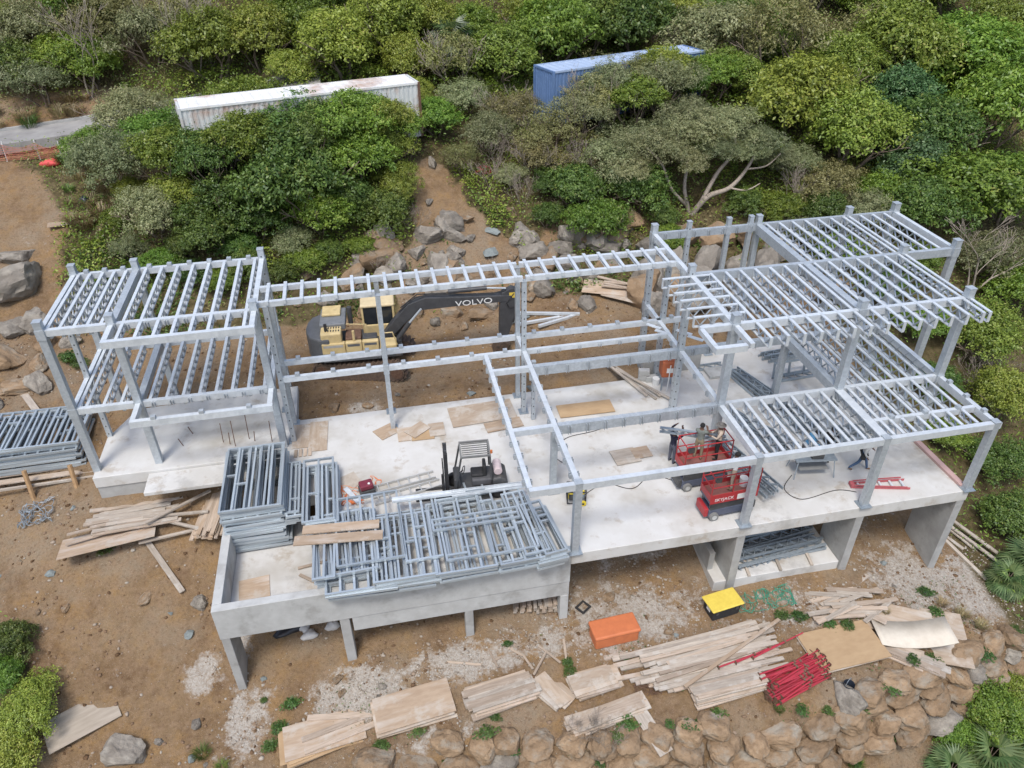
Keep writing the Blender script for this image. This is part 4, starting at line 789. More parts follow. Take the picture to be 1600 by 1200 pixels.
# ---------------------------------------------------------------- people
SKINM = M('skin_brown', (.16, .085, .055), (.13, .07, .045), rough=.6)
HAIR = M('black_hair', (.012, .011, .011), rough=.8)
def cloth(n, c): return M(n, c, tuple(v*.75 for v in c), scale=9, rough=.9, bump=.25, bscale=12)
def person(loc, rz, label, J, shirt, pants, shoe, hat=None, hatmat=None, long=True, extra=None):
    # J: joints in metres, facing +y
    V, E2, Rd, Tg = [], [], [], []
    def v(p, r, t): V.append(Vector(p)); Rd.append(r); Tg.append(t); return len(V)-1
    def e(a, b_): E2.append((a, b_))
    pel = v(J['pel'], (.15, .11), 'p'); wa = v(Vector(J['pel']).lerp(Vector(J['ch']), .45), (.14, .105), 's'); ch = v(J['ch'], (.17, .115), 's'); nk = v(J['nk'], (.062, .062), 'k'); e(pel, wa); e(wa, ch); e(ch, nk)
    hd = Vector(J['hd']); nkv = Vector(J['nk']); up_ = (hd-nkv).normalized(); fw = Vector(J.get('face', (0, 1, 0)))
    jaw = v(nkv+up_*.075+fw*.02, (.07, .075), 'k'); mid = v(nkv+up_*.155, (.082, .095), 'k'); top = v(nkv+up_*.225, (.07, .08), 'k'); e(nk, jaw); e(jaw, mid); e(mid, top)
    nose = v(nkv+up_*.14+fw*.115, (.014, .014), 'k'); e(mid, nose)
    for s, sx in (('l', -1), ('r', 1)):
        sh = v(J['sh'+s], (.075, .075), 's'); el = v(J['el'+s], (.05, .05), 's' if long else 'k'); wr_ = v(J['ha'+s], (.036, .036), 'k'); e(ch, sh); e(sh, el); e(el, wr_)
        d = (Vector(J['ha'+s])-Vector(J['el'+s])).normalized(); side_ = d.cross(Vector((0, 0, 1)));
        if side_.length < .1: side_ = Vector((1, 0, 0))
        side_.normalize(); pm = v(Vector(J['ha'+s])+d*.075, (.042, .02), 'k'); e(wr_, pm); crl = Vector((0, 0, -1)) if abs(d.z) < .8 else Vector((0, 1, 0))
        for q, ln in ((-.03, .07), (-.01, .085), (.01, .08), (.03, .065)):
            k1 = v(Vector(J['ha'+s])+d*(.075+ln*.5)+side_*q, (.0095, .0095), 'k'); k2 = v(Vector(J['ha'+s])+d*(.075+ln*.8)+side_*q+crl*.03, (.008, .008), 'k'); e(pm, k1); e(k1, k2)
        th = v(Vector(J['ha'+s])+d*.05+side_*.055*sx, (.011, .011), 'k'); e(wr_, th)
        hp = v(J['hp'+s], (.095, .1), 'p'); kn = v(J['kn'+s], (.065, .068), 'p'); an = v(J['an'+s], (.05, .052), 'p'); tf = Vector(J.get('toe'+s, (0, .17, -.05))); to = v(Vector(J['an'+s])+tf, (.042, .035), 'b'); hl = v(Vector(J['an'+s])+Vector((0, 0, -.05)), (.045, .04), 'b'); e(pel, hp); e(hp, kn); e(kn, an); e(an, hl); e(hl, to)
    me = bpy.data.meshes.new('body'); me.from_pydata(V, E2, []); o = bpy.data.objects.new('person', me); COL.objects.link(o)
    sk = o.modifiers.new('skin', 'SKIN'); sk.use_smooth_shade = True
    for i, d in enumerate(me.skin_vertices[0].data): d.radius = Rd[i]; d.use_root = i == 0
    ss = o.modifiers.new('sub', 'SUBSURF'); ss.levels = 1; ss.render_levels = 1
    dg = bpy.context.evaluated_depsgraph_get(); nm = bpy.data.meshes.new_from_object(o.evaluated_get(dg)); bpy.data.objects.remove(o)
    nm.materials.clear()
    for mt in (shirt, pants, SKINM, shoe): nm.materials.append(mt)
    ix = {'s': 0, 'p': 1, 'k': 2, 'b': 3}
    segs = [(V[a], V[b_], Tg[a], Tg[b_]) for a, b_ in E2]
    for p in nm.polygons:
        c = p.center; best = 9; bt = 's'
        for a, b_, ta_, tb in segs:
            d = b_-a; t = max(0, min(1, (c-a).dot(d)/max(d.length_squared, 1e-9))); dist = (c-a-d*t).length
            if dist < best: best = dist; bt = ta_ if t < (.85 if (ta_ == 's' and tb == 'k' and d.length > .15) else .5) else tb
        p.material_index = ix[bt]; p.use_smooth = True
    body = link('person', nm, None, loc, (0, 0, rz)); tag(body, label, 'person')
    # hair or hat
    hc = nkv+up_*.175
    m = MB(); n = 12
    for i in range(5):
        a0, a1 = i*math.pi/9, (i+1)*math.pi/9
        ring = lambda a: [hc+Vector((.1*math.sin(a)*math.cos(2*math.pi*k/n), .118*math.sin(a)*math.sin(2*math.pi*k/n)-.012, .105*math.cos(a)+.005)) for k in range(n)]
        r0, r1 = ring(max(a0, .01)), ring(a1); m.add(r0+r1, [(k, n+k, n+(k+1) % n, (k+1) % n) for k in range(n)])
    m.build('hat' if hat else 'hair', hatmat or HAIR, body, smooth=True)
    if hat == 'brim':
        m = MB(); m.tube(hc+Vector((0, 0, .0)), hc+Vector((0, 0, .02)), .2, .12, n=18); m.build('hat_brim', hatmat, body)
    if extra: extra(body, J)
    return body
def pose(**k):
    J = dict(pel=(0, 0, .95), ch=(0, 0, 1.32), nk=(0, .01, 1.5), hd=(0, .02, 1.68), shl=(-.2, 0, 1.43), shr=(.2, 0, 1.43), ell=(-.27, -.02, 1.14), elr=(.27, -.02, 1.14), hal=(-.27, .1, .92), har=(.27, .1, .92),
             hpl=(-.1, 0, .9), hpr=(.1, 0, .9), knl=(-.12, .03, .5), knr=(.12, .03, .5), anl=(-.13, 0, .1), anr=(.13, 0, .1)); J.update(k); return J
BOOT = M('tan_boot', (.25, .16, .1), (.18, .11, .07), rough=.8); BOOTB = M('dark_boot', (.04, .035, .03), rough=.7)
person((5.32, 4.12, .004), R(-70), 'worker in a dark navy shirt standing on the slab, arms raised to a joist', pose(ell=(-.34, .16, 1.62), elr=(.34, .14, 1.62), hal=(-.16, .2, 1.86), har=(.2, .2, 1.86)), cloth('navy_shirt', (.025, .025, .05)), cloth('grey_blue_trousers', (.11, .115, .15)), BOOTB)
person((5.8, 2.85, 1.185), R(-40), 'worker in a grey shirt and khaki trousers on the rear lift', pose(ell=(-.2, .22, 1.2), elr=(.25, .2, 1.22), hal=(-.1, .45, 1.25), har=(.1, .48, 1.28), ch=(0, .03, 1.32)), cloth('grey_shirt', (.19, .21, .19)), cloth('khaki_trousers', (.33, .27, .18)), BOOT, long=False)
def vest(body, J): pass
person((6.55, 2.72, 1.185), R(70), 'worker in a beige shirt, dark trousers and a brimmed hat on the rear lift', pose(ell=(-.28, .14, 1.18), elr=(.3, .1, 1.16), hal=(-.12, .38, 1.2), har=(.2, .36, 1.1)), cloth('beige_shirt', (.55, .45, .36)), cloth('black_trousers', (.025, .024, .026)), BOOTB, hat='brim', hatmat=cloth('grey_hat', (.16, .15, .14)))
person((6.42, 1.0, 1.125), R(60), 'worker in a white shirt with a black head wrap on the front lift', pose(ell=(-.26, .2, 1.22), elr=(.26, .16, 1.16), hal=(-.1, .42, 1.15), har=(.2, .4, 1.05)), cloth('white_shirt', (.78, .79, .8)), cloth('cream_trousers', (.52, .42, .32)), BOOT, hat='wrap', hatmat=HAIR)
def belt(body, J):
    m = MB(); m.b2(.12, .26, -.12, .06, .72, .98); m.b2(-.22, .22, -.15, .15, .93, .99); m.build('tool_belt', BLACK, body, bevel=.02)
    for x in (-.09, .09): m = MB(); m.bar((x, -.13, .98), (x*.8, -.12, 1.42), .035, .015, (0, 1, 0)); m.build('brace', BLACK, body)
person((12.8, 2.05, .004), R(-115), 'worker in jeans with a tool belt walking past the red ladder', pose(pel=(0, 0, .93), ch=(0, .08, 1.3), nk=(0, .11, 1.48), hd=(0, .14, 1.65), shl=(-.2, .08, 1.4), shr=(.2, .08, 1.4), ell=(-.3, .15, 1.14), elr=(.3, -.05, 1.14), hal=(-.27, .36, 1.0), har=(.3, .08, .93), knl=(-.11, .2, .52), anl=(-.12, .32, .1), knr=(.11, -.12, .5), anr=(.12, -.42, .17), toer=(0, .15, -.11)), cloth('pale_shirt', (.6, .6, .58)), cloth('jeans', (.075, .13, .23)), BOOT, hat='cap', hatmat=cloth('dark_cap', (.03, .03, .035)), extra=belt)
person((11.75, 2.9, .004), R(150), 'worker in black clothes standing at the saw table under the deck', pose(ell=(-.27, .16, 1.16), elr=(.27, .16, 1.16), hal=(-.14, .38, 1.05), har=(.14, .38, 1.05)), cloth('black_shirt', (.014, .014, .015)), cloth('black_trousers2', (.02, .02, .022)), BOOTB, hat='cap', hatmat=HAIR)
person((10.75, 3.1, .004), R(-110), 'worker in a blue shirt bending over the left end of the saw table', pose(ch=(0, .18, 1.25), nk=(0, .3, 1.4), hd=(0, .4, 1.55), shl=(-.2, .2, 1.36), shr=(.2, .2, 1.36), ell=(-.25, .36, 1.12), elr=(.25, .36, 1.12), hal=(-.15, .55, 1.0), har=(.15, .55, 1.0)), cloth('blue_shirt', (.10, .28, .48)), cloth('grey_trousers', (.12, .12, .13)), BOOTB)
floor_truss(5.75, 3.45, 2.12, R(-25), 2.6, 'short steel joist held up by the workers at the rear lift', flat=False, depth=.25)

for k, (pts_, lb) in enumerate([([(1.1, 2.9, .02), (2.2, 3.4, .02), (3.2, 2.9, .02), (4.2, 3.5, .02), (5.0, 3.0, .02)], 'black cable running from the generator towards the red lifts'), ([(1.0, 3.1, .02), (1.2, 4.4, .02), (.6, 5.6, .02), (1.4, 6.6, .02), (3.0, 6.9, .02), (5.6, 7.8, .02)], 'long black cable curving over the slab under the deep beam'), ([(9.9, 2.3, .02), (9.2, 1.6, .02), (9.6, .9, .02), (11.2, 1.1, .02), (12.0, .8, .02)], 'black cable looping on the slab before the saw table')]):
    q_ = MB(); P_ = [Vector(p) for p in pts_]; d_ = []
    for i in range(len(P_)-1):
        a, b_, c_, e_ = P_[max(i-1, 0)], P_[i], P_[i+1], P_[min(i+2, len(P_)-1)]
        for j in range(8): t = j/8; d_.append(.5*((2*b_)+(c_-a)*t+(2*a-5*b_+4*c_-e_)*t*t+(3*b_-a-3*c_+e_)*t**3))
    q_.path(d_, .016, 5); tag(q_.build('cable', BLACK), lb, 'cable')
# ---------------------------------------------------------------- tools and small things on the slab
t = thing('saw_table', 'grey folding saw table with splayed legs under the deck', 'saw table', (10.75, 2.35, .004), R(-8))
MB().b2(-.85, .85, -.32, .32, .82, .88).build('table_top', STEELD, t); MB().b2(-.2, .3, -.25, .25, .88, 1.15).build('saw', DARK, t, bevel=.03)
MB().b2(-.6, .6, -.28, .28, .35, .38).build('tray', M('grey_tray', (.3, .3, .29), rough=.7), t)
for x, y in ((-.75, -.28), (-.75, .28), (.75, -.28), (.75, .28)): m = MB(); m.tube((x, y, .82), (x*1.12, y*1.5, 0), .022, n=6); m.build('leg', STEELD, t)
t = thing('step_ladder', 'red stepladder with pale rungs lying on the slab near the front edge', 'ladder', (13.05, 1.0, .06), R(-10))
rr = M('ladder_red', (.50, .12, .13), (.42, .1, .11), rough=.55)
for s in (-1, 1): m = MB(); m.bar((-1.1, s*.12, 0), (1.15, s*.27, 0), .035, .09); m.build('rail', rr, t); m = MB(); m.bar((-1.05, s*.14, .12), (1.0, s*.3, .1), .03, .05); m.build('rear_rail', rr, t)
for k in range(5): x = -.85+.45*k; w_ = .13+.15*(x+1.1)/2.25; MB().b2(x-.04, x+.04, -w_, w_, -.02, .03).build('rung', STEEL2, t)
MB().b2(-1.2, -1.05, -.14, .14, -.03, .12).build('cap', rr, t)
t = thing('generator', 'yellow portable generator in a black tube frame behind the front post', 'generator', (.78, 2.75, .004), R(-12))
for x in (-.36, .36):
    m = MB(); m.path([(x, -.3, .08), (x, -.3, .68), (x, .3, .68), (x, .3, .08), (x, -.3, .08)], .022); m.build('frame_hoop', BLACK, t)
for y in (-.3, .3):
    for z in (.1, .68): MB().tube((-.36, y, z), (.36, y, z), .022, n=8).build('frame_bar', BLACK, t)
gy_ = M('generator_yellow', (.75, .58, .04), (.68, .5, .03), rough=.4)
MB().b2(-.31, .31, -.27, .27, .5, .7).build('fuel_tank', gy_, t, bevel=.05); MB().tube((0, 0, .7), (0, 0, .74), .05, n=12).build('fuel_cap', BLACK, t)
MB().b2(-.28, .06, -.2, .2, .14, .48).build('engine', DARK, t, bevel=.03); m = MB(); m.tube((.06, 0, .3), (.32, 0, .3), .17, n=16); m.build('alternator', STEELD, t); MB().b2(-.34, -.3, -.15, .15, .2, .45).build('air_filter', gy_, t)
for y in (-.34, .34): wheel(t, 'wheel', (.26, y, .13), .13, .08, (gy_, BLACK), .35)
t = thing('engine_unit', 'burgundy engine unit on the slab beside orange string', 'engine', (-7.35, 4.85, .004), R(12))
MB().b2(-.27, .27, -.22, .22, .34, .58).build('cover', M('burgundy', (.20, .03, .05), (.16, .025, .04), rough=.4), t, bevel=.06); MB().b2(-.3, .3, -.25, .25, .06, .33).build('engine_block', DARK, t, bevel=.03)
m = MB(); m.tube((.1, -.1, .58), (.1, -.1, .6), .05, n=12); m.build('cap', WHITE, t)
for y in (-.25, .25): MB().b2(-.36, .36, y-.03, y+.03, 0, .06).build('skid', STEELD, t)
def tangle(n, cx, cy, rx, ry, z0, r_, seed, zj=.05, ground=False):
    q = random.Random(seed); pts = []; a = 0; x, y = cx, cy
    for k in range(n):
        a += q.uniform(-1.1, 1.1); x += .14*math.cos(a); y += .14*math.sin(a)
        if abs(x-cx) > rx: x = cx+math.copysign(rx, x-cx); a = math.pi-a
        if abs(y-cy) > ry: y = cy+math.copysign(ry, y-cy); a = -a
        pts.append((x, y, (gz(x, y) if ground else 0)+z0+q.random()*zj))
    return MB().path(pts, r_, n=4)
orm = M('orange_string', (.75, .22, .06), (.65, .16, .05), rough=.6)
tag(tangle(150, -7.95, 4.9, .45, .6, .015, .014, 3).build('orange_string', orm), 'tangled orange string on the slab beside the burgundy engine', 'string')
tag(tangle(26, -7.1, 5.55, .35, .35, .012, .012, 8, .01).build('orange_string', orm), 'short loose end of orange string behind the burgundy engine', 'string')
tag(MB().b2(-.55, .55, -.1, .1, 0, .1).build('steel_channel', STEEL2, None, (-7.95, 4.75, .03), (0, 0, R(-62))), 'short pale steel channel leaning left of the burgundy engine', 'steel channel')
tag(MB().prism([(-.7, -.6), (.1, -.5), (.6, .1), (.3, .8), (-.3, .5), (-.6, .1)], 0, .03).build('paper_sheet', M('torn_paper', (.50, .45, .38), (.4, .34, .28), scale=3, rough=.9), None, (-8.15, 5.5, .005)), 'torn brown paper sheet lying behind the orange string', 'paper')
for k, (x, y, a, l) in enumerate([(-5.85, 5.15, 10, 2.6), (-5.75, 4.55, 12, 2.8)]):
    t = thing('aluminium_ladder', ('rear', 'front')[k]+' aluminium ladder lying on the slab left of the forklift', 'ladder', (x, y, .03), R(a))
    al = M('aluminium', (.60, .60, .58), (.5, .5, .48), rough=.4, metal=.4)
    for s in (-.2, .2): MB().b2(-l/2, l/2, s-.025, s+.025, 0, .09).build('rail', al, t)
    for q in range(6): MB().b2(-l/2+.2+q*.43, -l/2+.25+q*.43, -.17, .17, .03, .07).build('rung', al, t)
t = thing('concrete_mixer', 'orange square hopper on thin legs beside the low wall', 'mixer', (7.15, 9.45, .004), R(-8))
ob = M('mixer_orange', (.45, .13, .05), (.36, .10, .045), scale=4, rough=.6)
MB().prism([(-.36, -.34), (.36, -.34), (.36, .34), (-.36, .34)], .75, 1.65).build('hopper', ob, t, bevel=.08); MB().b2(-.3, .3, -.28, .28, 1.62, 1.7).build('lid', ob, t, bevel=.03); MB().b2(-.15, .15, -.36, -.345, 1.05, 1.3).build('plate', WHITE, t)
for x, y in ((-.3, -.28), (.3, -.28), (-.3, .28), (.3, .28)): MB().tube((x, y, 0), (x*.9, y*.9, .8), .03, n=6).build('leg', STEELD, t)
MB().tube((-.05, -.42, 0), (.0, -.4, 1.5), .025, n=6).build('handle', WHITE, t)
for k, (x, y, z) in enumerate([(6.3, 10.25, 0), (6.3, 10.25, .31), (6.62, 10.1, 0)]): tag(MB().b2(-.26, .26, -.14, .14, 0, .3).build('concrete_block', CONCP, None, (x, y, z+.004), (0, 0, R(-20+8*k)), bevel=.01), ('lower left', 'upper', 'right')[k]+' pale concrete block of the heap beside the orange hopper', 'block')
tag(MB().tube((0, 0, 0), (0, 0, .38), .16, .18, n=16).build('paint_bucket', WHITE, None, (6.75, 9.75, .004)), 'white bucket beside the concrete blocks and orange hopper', 'bucket')
tag(MB().b2(-.12, .12, -1.6, 1.6, 0, .12).build('timber_kerb', M('pink_timber', (.55, .36, .33), (.45, .3, .27), rough=.8, stretch=(6, .5, 6)), None, (16.3, 1.85, .004)), 'long reddish timber along the right edge of the slab', 'timber')

# ---------------------------------------------------------------- things on the low ground
def gthing(name, label, cat, x, y, rz=0, dz=0): return thing(name, label, cat, (x, y, gz(x, y)+dz), rz)
t = gthing('storage_box', 'orange rounded storage box on the rubble in front of the slab', 'box', 1.4, -1.05, R(3), -.03)
ob2 = M('box_orange', (.58, .18, .07), (.50, .15, .06), scale=3, rough=.6, rnd=.02)
MB().prism([(-.88, -.4), (.88, -.4), (.88, .4), (-.88, .4)], 0, .55).build('body', ob2, t, bevel=.07); MB().prism([(-.93, -.45), (.93, -.45), (.93, .45), (-.93, .45)], .553, .72).build('lid', ob2, t, bevel=.07)
t = gthing('tote', 'black storage tote with a yellow lid near the lower slab', 'box', 6.0, -.75, R(8), -.02)
MB().prism([(-.62, -.36), (.62, -.36), (.62, .36), (-.62, .36)], 0, .6).build('body', BLACK, t, bevel=.06); MB().prism([(-.72, -.44), (.72, -.44), (.72, .44), (-.72, .44)], .6, .68).build('lid', M('lid_yellow', (.74, .58, .10), (.66, .5, .08), scale=5, rough=.5), t, bevel=.04)
for x in (-.45, .45): MB().b2(x-.06, x+.06, -.39, -.36, .35, .5).build('clip', DARK, t)
MB().b2(-.635, -.62, -.12, .12, .3, .45).build('label_plate', WHITE, t)
bagm = M('white_sack', (.66, .65, .63), (.55, .54, .52), scale=5, rough=.85, bump=.3, bscale=8)
def lump(name, mat, x, y, s, seed, rz, label, cat, dz=0, flat=.5, z=None):
    q = random.Random(seed); m = MB(); n, k = 14, 8; vs = []; fs = []
    for j in range(k+1):
        ph = math.pi*j/k
        for i in range(n):
            th = 2*math.pi*i/n; r_ = (1+.25*math.sin(3*th+seed)*math.sin(ph)+.12*q.uniform(-1, 1))
            vs.append((s[0]*r_*math.sin(ph)*math.cos(th), s[1]*r_*math.sin(ph)*math.sin(th), s[2]*(math.cos(ph)+.6)*(1+.1*q.uniform(-1, 1))))
    for j in range(k):
        for i in range(n): fs.append((j*n+i, (j+1)*n+i, (j+1)*n+(i+1) % n, j*n+(i+1) % n))
    m.add(vs, fs); return tag(m.build(name, mat, None, (x, y, (gz(x, y) if z is None else z)+dz), (0, 0, rz), smooth=True), label, cat)
lump('sack', bagm, -10.15, 1.35, (.3, .22, .16), 4, .3, 'round white sack with red print under the left end of the front wall', 'sack'); lump('sack', bagm, -10.3, 1.7, (.3, .2, .14), 9, 1.2, 'flatter white sack behind the round one under the front wall', 'sack'); lump('sack', bagm, -9.25, 1.5, (.28, .24, .2), 12, .8, 'white sack right beside the second pillar under the front wall', 'sack')
lump('black_tarpaulin', M('tarp_black', (.015, .017, .022), (.03, .03, .035), rough=.4), -10.95, 1.75, (.6, .3, .14), 2, .1, 'crumpled black tarpaulin left of the white sacks', 'tarpaulin')
lump('bin_bag', M('bag_dark', (.02, .025, .035), (.05, .06, .08), rough=.35), -21.9, 27.6, (.3, .25, .4), 5, 0, 'dark plastic bag hanging at the foot of the hillside bushes', 'bag')
tag(tangle(260, 7.9, -.7, 1.2, .45, .03, .012, 31, .08, True).build('green_net', M('net_green', (.04, .22, .13), (.06, .3, .2), rough=.6)), 'tangled green netting on the ground beside the yellow lidded tote', 'net')
tag(tangle(160, 2.0, -3.35, .5, .25, .05, .008, 77, .2, True).build('wire_tangle', RUST), 'tangle of rusty wire between the timber stacks', 'wire')
tag(tangle(200, -21.1, 8.1, .7, .5, .05, .014, 47, .25, True).build('wire_tangle', STEELD), 'heap of grey wire offcuts below the far left deck', 'wire')
t = gthing('bucket', 'dark blue bucket with a thin wire handle on the stone wall', 'bucket', 9.25, -4.75, R(30)); m = MB(); m.tube((0, 0, 0), (0, 0, .4), .17, .2, n=16, cap=False); m.tube((0, 0, 0), (0, 0, .02), .17, n=16); m.build('shell', M('bucket_blue', (.03, .04, .06), rough=.5), t); m = MB(); m.path([(.2*math.cos(a), .05, .4+.25*math.sin(a)) for a in np.linspace(0, math.pi, 9)], .01, 4); m.build('handle', STEELD, t)
t = gthing('bucket', 'black bucket on the bank beyond the right slab edge', 'bucket', 17.3, 3.1, 0); m = MB(); m.tube((0, 0, 0), (0, 0, .4), .17, .2, n=16); m.build('shell', BLACK, t); m = MB(); m.path([(.2*math.cos(a), .0, .4+.18*math.sin(a)) for a in np.linspace(0, math.pi, 9)], .01, 4); m.build('handle', STEELD, t)
tag(MB().b2(-.25, .25, -.22, -.15, 0, .06).b2(-.25, .25, .15, .22, 0, .06).b2(-.25, -.18, -.15, .15, 0, .06).b2(.18, .25, -.15, .15, 0, .06).build('square_frame', BLACK, None, (.55, .3, gz(.55, .3)+.03), (0, 0, R(35))), 'small black square frame on the rubble beside the front pillar', 'frame')
wl = thing('white_rack', 'small white wire rack standing on the bank beyond the right post', 'rack', (18.6, 2.6, gz(18.6, 2.6)), R(-20))
for x in (-.4, .4): MB().tube((x, 0, 0), (x, .1, 1.3), .02, n=6).build('upright', WHITE, wl)
for k in range(5): MB().tube((-.4, .02*k, .2+.25*k), (.4, .02*k, .2+.25*k), .015, n=5).build('bar', WHITE, wl)

# ---------------------------------------------------------------- shipping containers, road
def container(name, label, P0, ang, L_, W, Hh, mat, topmat, rust):
    t = thing(name, label, 'container', P0, ang)
    MB().b2(.02, L_-.02, .02, W-.02, .02, Hh-.06).build('core', mat, t)
    n = int(L_/.28)
    m = MB()
    def corr(n, ln, f):
        s = ln/n; pts = []
        for k in range(n): pts += [(k*s, 0), (k*s+s*.3, 0), (k*s+s*.45, .04), (k*s+s*.85, .04)]
        pts.append((ln, 0)); return pts
    for y, sg in ((0, -1), (W, 1)):
        p = corr(n, L_-.2, 0); vs = [(x+.1, y+sg*d-sg*.03, z) for z in (.15, Hh-.12) for x, d in p]; k = len(p)
        f = [(i, i+1, k+i+1, k+i) if sg < 0 else (i+1, i, k+i, k+i+1) for i in range(k-1)]; MB().add(vs, f).build('side_wall', mat, t)
    for x, sg in ((0, -1), (L_, 1)):
        p = corr(8, W-.2, 0); vs = [(x+sg*d-sg*.03, y+.1, z) for z in (.15, Hh-.12) for y, d in p]; k = len(p)
        MB().add(vs, [(i, i+1, k+i+1, k+i) for i in range(k-1)]).build('end_wall', mat, t)
    p = corr(int(L_/.5), L_-.2, 0); vs = [(x+.1, y, Hh-.05+d*.6) for y in (.06, W-.06) for x, d in p]; k = len(p)
    MB().add(vs, [(i, i+1, k+i+1, k+i) for i in range(k-1)]).build('roof', topmat, t)
    for x in (0, L_):
        for y in (0, W): MB().b2(x-.07, x+.07, y-.07, y+.07, 0, Hh).build('corner_post', rust if x else mat, t)
    for z in (.08, Hh-.06):
        for y in (0, W): MB().b2(.07, L_-.07, y-.05, y+.05, z-.06, z+.06).build('rail', topmat if z > 1 else mat, t)
        for x in (0, L_): MB().b2(x-.05, x+.05, .07, W-.07, z-.06, z+.06).build('rail', mat, t)
    return t
wc = M('container_white', (.66, .67, .66), (.58, .60, .59), scale=1.5, rough=.6, c3=(.42, .26, .18), scale3=.9)
wroof = M('container_roof_white', (.80, .80, .79), (.72, .72, .70), scale=2, rough=.55, c3=(.45, .30, .22), scale3=.45)
bc = M('container_blue', (.14, .23, .42), (.11, .19, .36), scale=2, rough=.55, c3=(.16, .24, .40), scale3=.8); bt = M('container_blue_roof', (.40, .49, .64), (.33, .42, .58), scale=1.5, rough=.55)
CW = container('shipping_container', 'long white shipping container with rust stained roof half hidden by bushes', (-15.4, 26.9, 6.7), R(13.2), 13.8, 2.3, 3.25, wc, wroof, RUST)
MB().prism([(1.6, -.06), (3.6, -.06), (3.6, -.075), (1.6, -.075)], .6, 2.2).build('blue_panel', M('faded_blue', (.14, .36, .52), (.3, .45, .52), scale=2, rough=.7), CW)
container('shipping_container', 'blue shipping container with ribbed walls above the earth bank', (6.75, 30.9, 6.55), R(18.2), 12.6, 2.3, 3.4, bc, bt, bc)
def strip(name, pts, w_, dz, mat, th=.0, off=0):
    P_ = [Vector((x, y, 0)) for x, y in pts]; dense = []
    for a, b_ in zip(P_[:-1], P_[1:]):
        for k in range(12): dense.append(a.lerp(b_, k/12))
    dense.append(P_[-1]); m = MB(); vs = []
    for i, p in enumerate(dense):
        d = (dense[min(i+1, len(dense)-1)]-dense[max(i-1, 0)]).normalized(); nrm = Vector((-d.y, d.x, 0)); zc = max(hz(p.x+nrm.x*q, p.y+nrm.y*q) for q in (-1.6, 0, 1.6))+dz
        for q in (off-w_/2, off+w_/2): vs.append((p.x+nrm.x*q, p.y+nrm.y*q, zc+th))
        for q in (off-w_/2, off+w_/2): vs.append((p.x+nrm.x*q, p.y+nrm.y*q, zc-.6))
    fs = []
    for i in range(len(dense)-1):
        a = i*4; b_ = a+4; fs += [(a, b_, b_+1, a+1), (a+2, b_+2, b_, a), (a+1, b_+1, b_+3, a+3)]
    m.add(vs, fs); return m.build(name, mat)
RD = M('road_concrete', (.34, .33, .31), (.27, .26, .25), scale=1.2, rough=.9, bump=.2, c3=(.22, .21, .20), scale3=.4)
tag(strip('road', ROADL[:5], 3.4, .10, RD), kind='structure')
tag(strip('road_kerb', ROADL[:5], .3, .10, CONC, .14, 1.86), kind='structure')
t = thing('safety_fence', 'orange plastic mesh fence on stakes along the road edge', 'fence', (0, 0, 0))
fm = M('fence_orange', (.66, .24, .16), (.55, .18, .12), rough=.7)
pts = [(-38.5, 33.2), (-34, 33.3), (-30, 33.5), (-27.6, 33.7), (-25.6, 33.5), (-24.2, 33.0)]
for k, (x, y) in enumerate(pts): z = gz(x, y); MB().tube((x, y, z-.2), (x+.1*(k % 2), y, z+1.25), .035, n=6).build('stake', WHITE, t)
for (x0, y0), (x1, y1) in zip(pts[:-1], pts[1:]):
    m = MB(); n = 26; z0, z1 = gz(x0, y0), gz(x1, y1)
    P_ = lambda u, v: (x0+(x1-x0)*u, y0+(y1-y0)*u-.04, z0+(z1-z0)*u+.1+v*(.95-.25*math.sin(math.pi*u)))
    for i in range(n+1): m.bar(P_(i/n, 0), P_(i/n, 1), .013, .013)
    for j in range(8): 
        for i in range(6): m.bar(P_(i/6, j/7), P_((i+1)/6, j/7), .015, .015)
    tag(m.build('mesh_panel', fm, t), kind='stuff')
lump('red_netting', M('net_red', (.75, .10, .09), (.6, .08, .08), rough=.7), -24.6, 32.6, (.75, .35, .22), 6, .4, 'crumpled red netting at the end of the orange fence', 'net')

# ---------------------------------------------------------------- rocks
import bmesh
def ico(sub):
    bm = bmesh.new(); bmesh.ops.create_icosphere(bm, subdivisions=sub, radius=1); bm.verts.ensure_lookup_table()
    v = np.array([p.co[:] for p in bm.verts]); f = [tuple(q.index for q in fc.verts) for fc in bm.faces]; bm.free(); return v, f
ICO = {k: ico(k) for k in (1, 3, 4)}
GREYR = M('grey_boulder', (.27, .24, .20), (.16, .14, .115), scale=1.6, rough=.9, bump=.8, bscale=4, bdist=.12, rnd=.18, c3=(.34, .31, .26), scale3=1.5)
TANR = M('tan_boulder', (.31, .215, .13), (.19, .125, .07), scale=1.6, rough=.9, bump=.8, bscale=4, bdist=.12, rnd=.16, c3=(.29, .26, .21), scale3=1.1)
BLUER = M('blue_grey_stone', (.24, .27, .26), (.17, .19, .185), scale=2.5, rough=.85, bump=.5, bscale=6, rnd=.1)
